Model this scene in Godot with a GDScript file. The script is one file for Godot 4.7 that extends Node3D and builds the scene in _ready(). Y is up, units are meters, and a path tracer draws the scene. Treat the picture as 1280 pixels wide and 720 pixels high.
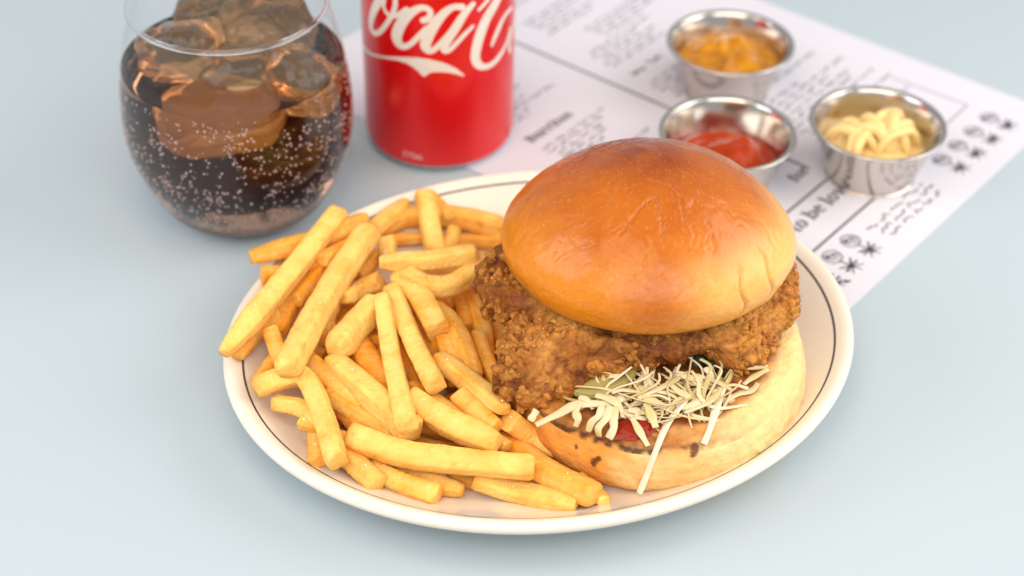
extends Node3D

# A burger, fries, three dips, a can and a glass of cola on a pale blue table. Units are metres; the plate's centre is the origin, y is up.

var noise := FastNoiseLite.new()
var cells := FastNoiseLite.new()
var rng := RandomNumberGenerator.new()
var M := {}

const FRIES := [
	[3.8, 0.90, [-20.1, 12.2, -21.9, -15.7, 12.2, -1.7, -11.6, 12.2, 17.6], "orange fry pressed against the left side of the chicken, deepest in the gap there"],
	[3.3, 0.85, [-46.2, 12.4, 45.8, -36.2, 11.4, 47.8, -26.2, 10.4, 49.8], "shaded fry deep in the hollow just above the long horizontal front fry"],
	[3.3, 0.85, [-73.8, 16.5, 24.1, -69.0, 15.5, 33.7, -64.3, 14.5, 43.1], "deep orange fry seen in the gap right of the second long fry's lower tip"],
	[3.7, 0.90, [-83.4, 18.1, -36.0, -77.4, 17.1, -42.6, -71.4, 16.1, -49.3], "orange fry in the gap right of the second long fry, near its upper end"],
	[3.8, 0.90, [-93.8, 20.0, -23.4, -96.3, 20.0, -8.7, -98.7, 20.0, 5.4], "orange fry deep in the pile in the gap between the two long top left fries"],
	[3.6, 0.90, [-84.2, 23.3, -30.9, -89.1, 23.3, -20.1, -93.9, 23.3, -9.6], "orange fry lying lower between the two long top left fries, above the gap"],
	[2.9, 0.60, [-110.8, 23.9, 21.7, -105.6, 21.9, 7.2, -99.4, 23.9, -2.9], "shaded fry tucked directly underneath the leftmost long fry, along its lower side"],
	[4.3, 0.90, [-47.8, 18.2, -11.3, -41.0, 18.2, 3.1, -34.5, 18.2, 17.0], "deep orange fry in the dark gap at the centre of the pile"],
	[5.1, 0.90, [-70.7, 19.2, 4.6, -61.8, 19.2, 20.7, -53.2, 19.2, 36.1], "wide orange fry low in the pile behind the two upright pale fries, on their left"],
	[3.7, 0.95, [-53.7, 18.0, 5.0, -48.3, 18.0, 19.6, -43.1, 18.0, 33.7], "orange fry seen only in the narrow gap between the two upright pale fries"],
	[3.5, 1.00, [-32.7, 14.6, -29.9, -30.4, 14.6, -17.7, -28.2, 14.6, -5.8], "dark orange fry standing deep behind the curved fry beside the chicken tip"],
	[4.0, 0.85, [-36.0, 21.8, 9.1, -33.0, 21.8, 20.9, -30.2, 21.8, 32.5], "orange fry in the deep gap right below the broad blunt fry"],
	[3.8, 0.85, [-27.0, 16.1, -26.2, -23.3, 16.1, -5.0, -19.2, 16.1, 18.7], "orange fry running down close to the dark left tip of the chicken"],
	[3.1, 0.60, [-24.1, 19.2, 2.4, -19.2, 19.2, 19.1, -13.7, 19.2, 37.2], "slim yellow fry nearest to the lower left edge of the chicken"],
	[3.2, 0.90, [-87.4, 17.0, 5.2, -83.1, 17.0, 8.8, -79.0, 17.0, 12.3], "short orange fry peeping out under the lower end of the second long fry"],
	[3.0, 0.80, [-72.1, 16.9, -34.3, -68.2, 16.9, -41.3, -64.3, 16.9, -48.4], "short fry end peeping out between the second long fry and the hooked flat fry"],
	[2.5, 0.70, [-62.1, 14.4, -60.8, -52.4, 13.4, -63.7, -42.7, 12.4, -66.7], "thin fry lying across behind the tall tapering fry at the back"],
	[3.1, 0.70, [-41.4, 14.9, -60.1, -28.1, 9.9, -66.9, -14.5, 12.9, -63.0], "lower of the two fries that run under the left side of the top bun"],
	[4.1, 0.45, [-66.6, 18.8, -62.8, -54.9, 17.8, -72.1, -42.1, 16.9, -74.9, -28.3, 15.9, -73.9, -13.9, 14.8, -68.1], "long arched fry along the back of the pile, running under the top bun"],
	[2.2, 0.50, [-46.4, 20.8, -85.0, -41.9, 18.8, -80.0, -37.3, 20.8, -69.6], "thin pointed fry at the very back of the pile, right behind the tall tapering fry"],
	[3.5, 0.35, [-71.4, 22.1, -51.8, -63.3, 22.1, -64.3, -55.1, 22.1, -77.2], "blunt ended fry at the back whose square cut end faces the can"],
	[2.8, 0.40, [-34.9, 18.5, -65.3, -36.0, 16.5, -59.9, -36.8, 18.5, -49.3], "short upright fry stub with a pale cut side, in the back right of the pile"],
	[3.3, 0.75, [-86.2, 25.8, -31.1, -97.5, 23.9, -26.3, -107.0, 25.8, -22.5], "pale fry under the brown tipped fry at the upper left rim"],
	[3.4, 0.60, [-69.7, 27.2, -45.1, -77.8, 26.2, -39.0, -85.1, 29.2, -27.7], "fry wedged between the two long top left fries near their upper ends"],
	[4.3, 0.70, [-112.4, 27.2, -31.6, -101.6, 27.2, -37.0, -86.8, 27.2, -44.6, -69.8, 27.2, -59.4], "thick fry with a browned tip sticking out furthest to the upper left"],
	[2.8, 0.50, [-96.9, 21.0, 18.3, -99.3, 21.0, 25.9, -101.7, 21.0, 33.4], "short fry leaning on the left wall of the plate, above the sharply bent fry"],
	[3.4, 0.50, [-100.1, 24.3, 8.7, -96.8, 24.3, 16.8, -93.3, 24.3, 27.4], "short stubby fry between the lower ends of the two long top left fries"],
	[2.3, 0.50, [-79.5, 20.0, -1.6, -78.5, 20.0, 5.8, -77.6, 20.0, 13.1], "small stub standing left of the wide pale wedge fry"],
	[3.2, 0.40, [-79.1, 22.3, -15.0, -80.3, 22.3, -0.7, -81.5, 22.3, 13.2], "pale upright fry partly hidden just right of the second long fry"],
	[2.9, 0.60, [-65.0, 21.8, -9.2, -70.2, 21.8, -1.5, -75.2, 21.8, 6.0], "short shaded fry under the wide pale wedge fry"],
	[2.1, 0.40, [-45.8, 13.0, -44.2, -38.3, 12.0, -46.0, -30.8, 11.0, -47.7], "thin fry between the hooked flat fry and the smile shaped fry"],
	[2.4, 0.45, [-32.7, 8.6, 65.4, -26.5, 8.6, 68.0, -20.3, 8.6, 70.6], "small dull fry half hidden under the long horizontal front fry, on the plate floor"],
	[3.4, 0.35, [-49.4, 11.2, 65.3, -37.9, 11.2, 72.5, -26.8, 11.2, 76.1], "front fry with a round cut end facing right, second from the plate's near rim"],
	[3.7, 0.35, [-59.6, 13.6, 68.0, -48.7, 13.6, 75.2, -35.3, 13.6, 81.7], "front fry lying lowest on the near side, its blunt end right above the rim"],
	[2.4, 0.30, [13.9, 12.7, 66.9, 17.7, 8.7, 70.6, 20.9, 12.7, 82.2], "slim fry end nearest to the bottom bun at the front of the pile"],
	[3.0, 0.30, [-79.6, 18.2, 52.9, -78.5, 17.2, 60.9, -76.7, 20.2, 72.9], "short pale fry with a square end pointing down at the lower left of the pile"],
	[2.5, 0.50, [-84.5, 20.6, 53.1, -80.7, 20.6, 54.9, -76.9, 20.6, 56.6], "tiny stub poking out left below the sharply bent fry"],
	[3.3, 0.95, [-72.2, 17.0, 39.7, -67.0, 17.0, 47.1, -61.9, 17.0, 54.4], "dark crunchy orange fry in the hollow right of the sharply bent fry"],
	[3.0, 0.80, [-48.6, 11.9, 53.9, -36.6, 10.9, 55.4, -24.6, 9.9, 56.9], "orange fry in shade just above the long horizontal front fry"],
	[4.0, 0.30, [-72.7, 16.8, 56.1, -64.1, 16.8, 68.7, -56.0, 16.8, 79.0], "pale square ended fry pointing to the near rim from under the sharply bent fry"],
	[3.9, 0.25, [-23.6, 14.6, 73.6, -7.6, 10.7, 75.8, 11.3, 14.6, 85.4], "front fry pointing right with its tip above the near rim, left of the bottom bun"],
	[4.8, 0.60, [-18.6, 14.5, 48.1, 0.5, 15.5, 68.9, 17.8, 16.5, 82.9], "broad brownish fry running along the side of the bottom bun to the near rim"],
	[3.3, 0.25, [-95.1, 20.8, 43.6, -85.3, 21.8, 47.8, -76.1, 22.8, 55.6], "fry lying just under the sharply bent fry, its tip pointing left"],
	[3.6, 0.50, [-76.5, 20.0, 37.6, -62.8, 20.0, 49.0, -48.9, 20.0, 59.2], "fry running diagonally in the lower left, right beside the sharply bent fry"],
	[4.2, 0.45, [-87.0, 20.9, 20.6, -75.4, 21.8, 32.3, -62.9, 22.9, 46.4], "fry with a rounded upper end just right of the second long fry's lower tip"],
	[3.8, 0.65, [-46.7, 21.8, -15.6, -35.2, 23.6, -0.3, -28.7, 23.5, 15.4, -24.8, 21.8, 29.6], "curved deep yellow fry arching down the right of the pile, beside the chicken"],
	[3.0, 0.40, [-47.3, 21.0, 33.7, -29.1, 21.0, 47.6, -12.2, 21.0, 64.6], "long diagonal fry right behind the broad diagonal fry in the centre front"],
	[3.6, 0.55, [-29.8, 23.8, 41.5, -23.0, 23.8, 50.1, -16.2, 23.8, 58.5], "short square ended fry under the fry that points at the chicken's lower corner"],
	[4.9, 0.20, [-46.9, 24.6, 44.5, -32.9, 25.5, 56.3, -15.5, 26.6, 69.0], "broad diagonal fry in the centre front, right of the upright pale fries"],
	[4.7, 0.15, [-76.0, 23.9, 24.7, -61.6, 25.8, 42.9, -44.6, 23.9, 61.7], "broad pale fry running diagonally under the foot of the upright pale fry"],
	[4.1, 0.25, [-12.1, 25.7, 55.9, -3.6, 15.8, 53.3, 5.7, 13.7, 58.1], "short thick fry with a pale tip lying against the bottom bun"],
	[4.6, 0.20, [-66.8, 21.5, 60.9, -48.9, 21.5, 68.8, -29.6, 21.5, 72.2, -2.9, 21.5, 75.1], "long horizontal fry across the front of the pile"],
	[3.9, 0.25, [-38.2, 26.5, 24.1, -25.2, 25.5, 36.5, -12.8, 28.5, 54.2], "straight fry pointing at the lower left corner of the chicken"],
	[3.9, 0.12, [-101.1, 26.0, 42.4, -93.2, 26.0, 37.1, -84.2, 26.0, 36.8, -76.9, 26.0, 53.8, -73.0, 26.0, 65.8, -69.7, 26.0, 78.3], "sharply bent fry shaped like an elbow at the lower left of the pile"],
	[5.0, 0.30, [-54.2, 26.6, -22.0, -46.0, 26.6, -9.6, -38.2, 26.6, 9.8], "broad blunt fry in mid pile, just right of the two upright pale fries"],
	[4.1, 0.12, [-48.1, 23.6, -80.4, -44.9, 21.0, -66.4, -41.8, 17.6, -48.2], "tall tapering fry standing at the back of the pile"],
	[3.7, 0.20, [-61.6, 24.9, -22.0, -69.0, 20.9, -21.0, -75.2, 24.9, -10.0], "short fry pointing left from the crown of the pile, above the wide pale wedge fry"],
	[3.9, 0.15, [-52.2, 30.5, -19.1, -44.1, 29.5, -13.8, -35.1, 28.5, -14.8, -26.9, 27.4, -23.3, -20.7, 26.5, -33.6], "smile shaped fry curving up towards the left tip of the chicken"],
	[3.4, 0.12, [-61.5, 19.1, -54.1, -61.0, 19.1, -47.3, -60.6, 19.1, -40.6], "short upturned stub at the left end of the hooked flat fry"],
	[3.8, 0.12, [-62.1, 32.0, -23.7, -45.2, 32.0, -26.2, -25.5, 32.0, -30.3], "hooked flat fry lying level across the upper middle of the pile"],
	[5.0, 0.05, [-61.3, 27.6, -5.1, -68.6, 25.6, 8.5, -75.4, 27.6, 23.7], "wide pale wedge shaped fry left of the two upright pale fries"],
	[3.8, 0.05, [-56.6, 29.2, -11.8, -48.3, 27.2, 13.5, -37.9, 29.2, 42.7], "right one of the two upright pale fries in the centre of the pile"],
	[3.6, 0.02, [-59.5, 32.4, -3.0, -54.4, 27.7, 23.2, -46.4, 30.4, 65.5], "left one of the two upright pale fries, with the longer lower end"],
	[5.0, 0.10, [-66.7, 32.2, -44.8, -79.2, 28.3, -12.4, -90.3, 32.2, 39.4], "second long fry from the left on the top of the pile"],
	[4.4, 0.08, [-80.2, 31.1, -56.5, -95.6, 31.1, -13.2, -113.8, 31.1, 29.2], "leftmost long straight fry, its thin tip hanging over the plate's rim"],
]
const SHREDS := [
	[1.13, "long pale shred hanging down over the front of the bottom bun", [49.5, 36.0, 54.4, 45.4, 33.0, 58.3, 41.8, 31.0, 63.3, 38.0, 29.3, 73.4, 35.6, 21.7, 76.2, 33.0, 14.0, 78.6]],
	[1.13, "straight pale shred hanging down on the right", [62.8, 36.0, 47.9, 60.0, 34.0, 54.0, 57.2, 30.8, 62.7, 54.3, 29.8, 70.5]],
	[1.13, "", [74.4, 36.0, 46.0, 72.4, 34.0, 47.5, 67.5, 33.0, 48.5, 61.7, 32.0, 52.2]],
	[1.27, "", [-2.6, 32.0, 65.0, 4.9, 34.0, 61.5, 11.7, 35.0, 57.5, 21.9, 36.0, 57.9, 27.5, 36.0, 55.0]],
	[1.13, "", [-4.6, 31.0, 62.0, -2.3, 33.0, 58.6]],
	[1.13, "", [20.0, 36.5, 59.6, 18.6, 35.0, 63.2, 16.3, 33.0, 64.3, 15.2, 30.2, 65.9]],
	[1.27, "", [22.6, 37.0, 60.3, 21.2, 35.0, 64.1, 18.5, 33.0, 67.0, 18.9, 30.1, 67.9]],
	[1.41, "", [24.3, 37.0, 60.7, 23.5, 35.0, 64.1, 23.7, 33.0, 66.9, 22.0, 30.2, 69.1]],
	[1.13, "", [12.5, 35.5, 57.7, 10.9, 34.0, 60.3, 11.7, 33.0, 62.7, 11.0, 30.1, 63.3]],
	[1.69, "", [32.8, 37.0, 50.3, 35.8, 36.0, 54.8, 42.0, 34.0, 57.0]],
	[1.41, "", [35.0, 36.0, 57.3, 36.6, 34.0, 60.7, 38.2, 32.0, 65.3]],
	[1.13, "", [30.1, 34.0, 62.8, 32.7, 32.0, 67.6, 35.3, 30.0, 72.3]],
	[0.98, "", [50.0, 39.0, 44.3, 41.4, 38.0, 50.7, 32.3, 36.0, 54.9]],
	[1.27, "", [48.3, 38.0, 44.2, 52.0, 37.0, 47.2, 56.4, 36.0, 50.1]],
	[1.41, "", [56.4, 39.0, 42.0, 58.0, 38.0, 45.0, 56.9, 36.0, 48.0]],
	[1.55, "", [61.0, 36.0, 49.0, 56.4, 35.0, 55.2, 48.1, 33.0, 58.8]],
	[1.27, "", [28.8, 35.0, 59.9, 32.9, 34.0, 59.7, 30.8, 33.0, 61.7]],
	[1.41, "", [17.9, 37.0, 54.8, 24.0, 37.0, 57.7, 26.8, 34.0, 59.9, 27.1, 33.0, 61.8]],
	[1.27, "", [42.9, 38.0, 48.6, 46.8, 37.0, 52.5, 52.4, 35.0, 53.2]],
	[1.27, "", [38.6, 37.0, 51.7, 44.1, 36.0, 53.0, 48.2, 34.0, 55.3]],
	[1.13, "", [52.8, 38.0, 44.6, 60.3, 37.0, 47.0, 65.2, 35.0, 48.8]],
	[1.13, "", [12.1, 36.0, 54.9, 15.1, 36.0, 56.3, 17.2, 34.0, 58.6]],
	[0.98, "", [33.1, 37.0, 52.9, 26.8, 38.0, 53.1, 23.4, 37.0, 53.6]],
	[1.41, "", [58.8, 36.0, 50.0, 59.7, 34.0, 54.0, 58.9, 32.0, 56.9]],
	[0.98, "", [78.4, 37.0, 39.7, 72.6, 36.0, 43.4, 69.5, 36.0, 46.7]],
	[1.27, "", [53.7, 35.0, 54.2, 49.6, 34.0, 56.3, 45.5, 34.0, 55.9]],
]
const LOGO := [
	[-21.5, 85.6, 1.57, -24.2, 82.1, 2.05, -29.0, 74.9, 2.05, -32.1, 68.2, 1.81, -32.4, 64.1, 1.57, -29.7, 63.1, 1.33, -25.8, 65.5, 1.21, -21.5, 71.1, 1.21, -18.1, 77.2, 1.21, -16.7, 82.1, 1.21, -17.4, 85.4, 1.09, -19.8, 86.3, 1.09, -21.5, 85.6, 1.21],
	[-22.2, 82.2, 0.84, -23.0, 79.0, 0.90, -22.1, 76.8, 0.96, -19.9, 75.4, 0.96, -17.4, 75.9, 0.96, -14.7, 77.8, 1.09, -11.5, 80.7, 1.21],
	[-4.5, 76.6, 1.45, -3.0, 77.2, 1.45, -1.7, 78.9, 1.33, -1.5, 81.0, 1.21, -3.0, 82.3, 1.33, -5.5, 82.3, 1.45, -9.1, 79.9, 1.81, -13.2, 75.0, 2.29, -15.9, 69.7, 2.53, -16.7, 65.9, 2.53, -15.5, 63.3, 2.05, -12.9, 62.8, 1.45, -10.0, 64.8, 1.21, -6.4, 69.1, 1.21, -3.1, 73.3, 1.09],
	[11.5, 82.2, 1.57, 8.3, 82.7, 1.45, 5.2, 81.1, 1.81, 1.8, 77.4, 2.17, -1.4, 72.1, 2.41, -3.2, 67.8, 2.41, -3.8, 64.5, 2.17, -2.7, 62.5, 1.57, -0.7, 62.7, 1.33, 2.2, 65.7, 1.21, 5.9, 70.4, 1.09, 9.7, 75.8, 0.96],
	[16.4, 82.4, 1.33, 12.7, 78.8, 1.81, 9.1, 73.3, 2.05, 5.6, 67.8, 2.05, 4.0, 64.3, 1.81, 4.4, 62.2, 1.21, 6.2, 62.6, 1.09, 9.1, 65.4, 1.09, 12.7, 69.1, 1.09, 16.4, 72.1, 0.84],
	[19.4, 79.1, 0.84, 21.7, 80.6, 0.96, 24.7, 82.8, 1.09],
	[32.4, 82.2, 1.81, 28.3, 78.8, 2.53, 23.6, 74.1, 2.65, 20.1, 67.5, 2.65, 18.1, 60.8, 2.41, 17.7, 56.3, 2.17, 19.1, 52.9, 1.81, 21.9, 50.9, 1.45, 25.7, 50.4, 1.45, 30.0, 51.6, 1.45, 34.5, 54.1, 1.33, 38.3, 57.6, 1.21, 40.4, 61.1, 1.09],
	[26.4, 59.6, 0.72, 27.2, 61.5, 1.21, 29.8, 65.1, 1.45, 33.2, 68.8, 1.45, 37.2, 70.4, 1.21, 41.9, 70.0, 1.09],
	[40.9, 49.7, 1.21, 39.9, 53.3, 1.45, 42.4, 57.4, 1.45, 46.9, 60.9, 1.21, 51.9, 64.1, 0.96],
]
const SWASH := [Vector2(-42.1, 52.2), Vector2(-39.5, 51.3), Vector2(-35.3, 51.6), Vector2(-30.4, 52.7), Vector2(-25.1, 54.3), Vector2(-18.1, 56.5), Vector2(-12.1, 58.0), Vector2(-7.2, 58.7), Vector2(-2.5, 58.4), Vector2(2.1, 57.3), Vector2(5.5, 55.8), Vector2(9.0, 53.4), Vector2(12.7, 49.5), Vector2(12.1, 49.0), Vector2(9.0, 50.6), Vector2(5.5, 51.8), Vector2(2.0, 52.3), Vector2(-0.9, 52.1), Vector2(-2.6, 51.4), Vector2(-4.4, 49.7), Vector2(-5.4, 50.0), Vector2(-7.0, 51.8), Vector2(-9.1, 53.5), Vector2(-12.1, 54.8), Vector2(-16.7, 55.1), Vector2(-24.3, 53.3), Vector2(-31.0, 51.1), Vector2(-37.0, 49.6), Vector2(-42.8, 48.8)]

const OVAL := 1.17
const PLATE_TURN := 0.33585


func _ready() -> void:
	# ---------- camera, background, light, exposure
	var cam := Camera3D.new()
	cam.name = "camera"
	cam.fov = 18.553
	cam.near = 0.05
	cam.far = 20.0
	var pitch := deg_to_rad(38.5)
	var roll := deg_to_rad(1.0)
	var fwd := Vector3(0, -sin(pitch), -cos(pitch))
	var right := Vector3(1, 0, 0)
	var up := right.cross(fwd)
	var r2 := right * cos(roll) + up * sin(roll)
	var u2 := up * cos(roll) - right * sin(roll)
	cam.transform = Transform3D(Basis(r2, u2, -fwd), Vector3(-0.01155, 0.44160, 0.50535))
	var at := CameraAttributesPhysical.new()
	at.frustum_focal_length = 12.0 / tan(deg_to_rad(18.553) / 2.0)
	at.frustum_near = 0.05
	at.frustum_far = 20.0
	at.frustum_focus_distance = 0.612
	at.exposure_aperture = 8.0
	cam.attributes = at
	add_child(cam)
	cam.fov = 18.553
	cam.current = true

	var env := Environment.new()
	env.background_mode = Environment.BG_COLOR
	env.background_color = Color(0.96, 0.98, 1.0)
	env.background_energy_multiplier = 0.38
	env.tonemap_mode = Environment.TONE_MAPPER_LINEAR
	env.tonemap_exposure = 1.32
	env.sdfgi_enabled = true
	env.ssao_enabled = true
	env.ssil_enabled = true
	var we := WorldEnvironment.new()
	we.name = "world_environment"
	we.environment = env
	add_child(we)

	area_light("window_right", Vector3(0.85, 0.60, -0.05), Vector3(0.0, 0.02, 0.0), Vector2(0.9, 0.8), 0.62, Color(1.0, 0.98, 0.95))
	area_light("window_left", Vector3(-0.85, 0.62, 0.12), Vector3(-0.02, 0.02, 0.0), Vector2(0.7, 0.6), 0.34, Color(0.97, 0.98, 1.0))
	area_light("front_fill", Vector3(0.05, 0.85, 0.85), Vector3(0.0, 0.02, 0.02), Vector2(1.4, 0.7), 0.85, Color(1.0, 0.97, 0.93))  # added soft fill on the camera side, brightens fronts and near table
	area_light("ceiling_lamp", Vector3(-0.16, 0.95, 0.20), Vector3(0.0, 0.02, 0.02), Vector2(0.55, 0.45), 0.22, Color(1.0, 0.86, 0.68))

	# ---------- tools
	noise.seed = 7
	noise.noise_type = FastNoiseLite.TYPE_SIMPLEX_SMOOTH
	noise.frequency = 1.0
	noise.fractal_type = FastNoiseLite.FRACTAL_FBM
	noise.fractal_octaves = 3
	cells.seed = 11
	cells.noise_type = FastNoiseLite.TYPE_CELLULAR
	cells.frequency = 1.0
	cells.cellular_return_type = FastNoiseLite.RETURN_DISTANCE
	cells.fractal_type = FastNoiseLite.FRACTAL_NONE
	rng.seed = 5
	materials()

	# ---------- the place
	table()
	menu()
	# ---------- the things
	plate()
	cola_glass()
	can()
	ramekins()
	burger()
	fries()
	crumbs()


func area_light(called: String, at: Vector3, to: Vector3, size: Vector2, energy: float, tint: Color) -> void:
	var l := AreaLight3D.new()
	l.name = called
	l.area_size = size
	l.light_energy = energy
	l.light_color = tint
	l.set("area_range", 6.0)
	l.set("area_attenuation", 2.0)
	l.shadow_enabled = true
	add_child(l)
	l.look_at_from_position(at, to, Vector3.UP)


# ---------------------------------------------------------------- helpers
func lin(r: float, g: float, b: float, a := 1.0) -> Color:
	var c := Color(r, g, b).linear_to_srgb()
	c.a = a
	return c


func mat(color: Color, rough: float, metal := 0.0) -> StandardMaterial3D:
	var m := StandardMaterial3D.new()
	m.albedo_color = color
	m.roughness = rough
	m.metallic = metal
	return m


func grain(seed_: int, freq: float, octaves: int, size := 256) -> NoiseTexture2D:
	var n := FastNoiseLite.new()
	n.seed = seed_
	n.noise_type = FastNoiseLite.TYPE_SIMPLEX_SMOOTH
	n.frequency = freq
	n.fractal_octaves = octaves
	var t := NoiseTexture2D.new()
	t.width = size
	t.height = size
	t.seamless = true
	t.noise = n
	return t


func bumpy(m: StandardMaterial3D, tex: Texture2D, per_metre: float, depth_mm: float) -> void:
	m.heightmap_enabled = true
	m.heightmap_texture = tex
	m.heightmap_scale = depth_mm * 0.1
	m.uv1_triplanar = true
	m.uv1_scale = Vector3.ONE * per_metre


func materials() -> void:
	var fine := grain(3, 0.05, 4)
	var coarse := grain(9, 0.02, 5)

	M.table = mat(lin(0.435, 0.515, 0.565), 0.38)
	bumpy(M.table, fine, 30.0, 0.015)
	M.ceramic = mat(lin(0.79, 0.72, 0.62), 0.08)
	M.line = mat(lin(0.07, 0.065, 0.07), 0.2)
	M.paper_edge = mat(lin(0.78, 0.75, 0.80), 0.7)
	M.ink = mat(lin(0.03, 0.025, 0.035), 0.7)
	M.steel = mat(lin(0.63, 0.58, 0.53), 0.17, 1.0)
	bumpy(M.steel, fine, 25.0, 0.02)
	M.silver = mat(lin(0.80, 0.80, 0.82), 0.25, 1.0)
	M.bun = mat(Color.WHITE, 0.36)
	M.bun.vertex_color_use_as_albedo = true
	M.bun.clearcoat_enabled = true
	M.bun.clearcoat = 0.6
	M.bun.clearcoat_roughness = 0.22
	M.bun.metallic_specular = 0.22
	bumpy(M.bun, coarse, 45.0, 0.42)
	M.crumb = mat(Color.WHITE, 0.55)
	M.crumb.metallic_specular = 0.3
	M.crumb.vertex_color_use_as_albedo = true
	M.crumb.subsurf_scatter_enabled = true
	M.crumb.subsurf_scatter_strength = 0.06
	bumpy(M.crumb, coarse, 50.0, 0.45)
	M.crust = mat(Color.WHITE, 0.48)
	M.crust.metallic_specular = 0.28
	M.crust.vertex_color_use_as_albedo = true
	bumpy(M.crust, coarse, 70.0, 0.5)
	M.loose = mat(Color.WHITE, 0.5)
	M.loose.vertex_color_use_as_albedo = true
	M.fry = mat(Color.WHITE, 0.46)
	M.fry.metallic_specular = 0.30
	M.fry.vertex_color_use_as_albedo = true
	M.fry.subsurf_scatter_enabled = true
	M.fry.subsurf_scatter_strength = 0.18
	bumpy(M.fry, coarse, 80.0, 0.35)
	M.salt = mat(lin(0.9, 0.88, 0.82), 0.25)
	M.cabbage = mat(Color.WHITE, 0.24)
	M.cabbage.metallic_specular = 0.4
	M.cabbage.backlight_enabled = true
	M.cabbage.backlight = Color(0.34, 0.30, 0.24)
	M.cabbage.vertex_color_use_as_albedo = true
	M.cabbage.subsurf_scatter_enabled = true
	M.cabbage.subsurf_scatter_strength = 0.08
	M.leaf = mat(lin(0.02, 0.035, 0.008), 0.4)
	M.pickle = mat(lin(0.34, 0.29, 0.09), 0.25)
	M.sauce = mat(lin(0.26, 0.02, 0.006), 0.12)
	M.sauce.metallic_specular = 0.3
	M.mustard = mat(Color.WHITE, 0.18)
	M.mustard.metallic_specular = 0.35
	M.mustard.vertex_color_use_as_albedo = true
	M.ketchup = mat(lin(0.36, 0.035, 0.005), 0.10)
	M.ketchup.metallic_specular = 0.28
	M.mayo = mat(lin(0.88, 0.615, 0.25), 0.18)
	M.mayo.subsurf_scatter_enabled = true
	M.mayo.subsurf_scatter_strength = 0.15
	# clear sheet of the tumbler, solid glass of its foot and lip, and the drink
	M.pane = mat(Color(1, 1, 1, 0.0), 0.02)
	M.pane.metallic_specular = 0.40
	M.pane.transparency = BaseMaterial3D.TRANSPARENCY_ALPHA
	M.glass = mat(Color(1, 1, 1, 0.0), 0.02)
	M.glass.refraction_enabled = true
	M.glass.refraction_scale = 0.05
	M.foot = mat(lin(0.90, 0.66, 0.50, 0.22), 0.05)  # amber tint paints in the glow of light coming through the cola
	M.foot.refraction_enabled = true
	M.foot.refraction_scale = 0.05
	M.liquid = mat(lin(0.62, 0.31, 0.16, 0.0), 0.03)
	M.liquid.refraction_enabled = true
	M.liquid.refraction_scale = 0.033
	M.core = mat(lin(0.050, 0.022, 0.021), 0.6)  # for the added opaque body that stands in for the dark of deep cola
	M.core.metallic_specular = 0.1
	M.ice = mat(lin(0.98, 0.85, 0.62, 0.06), 0.03)
	M.ice.refraction_enabled = true
	M.ice.refraction_scale = 0.031
	M.bubble = mat(lin(0.42, 0.29, 0.26), 0.3)
	M.sunk_ice = mat(lin(0.98, 0.76, 0.42, 0.24), 0.08)  # more opaque, golden copy of the ice, coloured to look lit
	M.sunk_ice.refraction_enabled = true
	M.sunk_ice.refraction_scale = 0.031


func tag(o: Node3D, label: String, category := "", group := "", kind := "") -> Node3D:
	if label:
		o.set_meta("label", label)
	if category:
		o.set_meta("category", category)
	if group:
		o.set_meta("group", group)
	if kind:
		o.set_meta("kind", kind)
	return o


func base(called: String, at: Vector3, label: String, category: String, group := "") -> Node3D:
	var o := Node3D.new()
	o.name = called
	o.position = at
	add_child(o, true)
	return tag(o, label, category, group)


func put(called: String, mesh: Mesh, m: Material, parent: Node, at := Vector3.ZERO) -> MeshInstance3D:
	var o := MeshInstance3D.new()
	o.name = called
	o.mesh = mesh
	o.material_override = m
	o.position = at
	o.cast_shadow = GeometryInstance3D.SHADOW_CASTING_SETTING_ON
	parent.add_child(o, true)
	return o


func pack(P: PackedVector3Array, I: PackedInt32Array, C := PackedColorArray(), UV := PackedVector2Array()) -> ArrayMesh:
	# smooth normals; the winding is set so that the faces look outward
	var mid := Vector3.ZERO
	for p in P:
		mid += p
	mid /= P.size()
	var vol := 0.0
	for k in range(0, I.size(), 3):
		vol += (P[I[k]] - mid).dot((P[I[k + 2]] - mid).cross(P[I[k + 1]] - mid))
	if vol < 0.0:
		for k in range(0, I.size(), 3):
			var t := I[k + 1]
			I[k + 1] = I[k + 2]
			I[k + 2] = t
	var N := PackedVector3Array()
	N.resize(P.size())
	for k in range(0, I.size(), 3):
		var n := (P[I[k + 2]] - P[I[k]]).cross(P[I[k + 1]] - P[I[k]])
		N[I[k]] += n
		N[I[k + 1]] += n
		N[I[k + 2]] += n
	for k in N.size():
		N[k] = N[k].normalized()
	var a := []
	a.resize(Mesh.ARRAY_MAX)
	a[Mesh.ARRAY_VERTEX] = P
	a[Mesh.ARRAY_NORMAL] = N
	a[Mesh.ARRAY_INDEX] = I
	if C.size():
		a[Mesh.ARRAY_COLOR] = C
	if UV.size():
		a[Mesh.ARRAY_TEX_UV] = UV
	var m := ArrayMesh.new()
	m.add_surface_from_arrays(Mesh.PRIMITIVE_TRIANGLES, a)
	return m


func grid(rows: int, cols: int, wrap: bool) -> PackedInt32Array:
	var I := PackedInt32Array()
	var last := cols if wrap else cols - 1
	for i in rows - 1:
		for j in last:
			var k := (j + 1) % cols
			I.append_array([i * cols + j, (i + 1) * cols + j, (i + 1) * cols + k, i * cols + j, (i + 1) * cols + k, i * cols + k])
	return I


func lathe(profile: Array, seg: int, oval := 1.0) -> ArrayMesh:
	# profile of Vector2(radius, height), turned round the y axis; oval narrows it along z
	var P := PackedVector3Array()
	for p in profile:
		for j in seg:
			var a := TAU * j / seg
			P.append(Vector3(cos(a) * p.x, p.y, sin(a) * p.x / oval))
	return pack(P, grid(profile.size(), seg, true))


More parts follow.
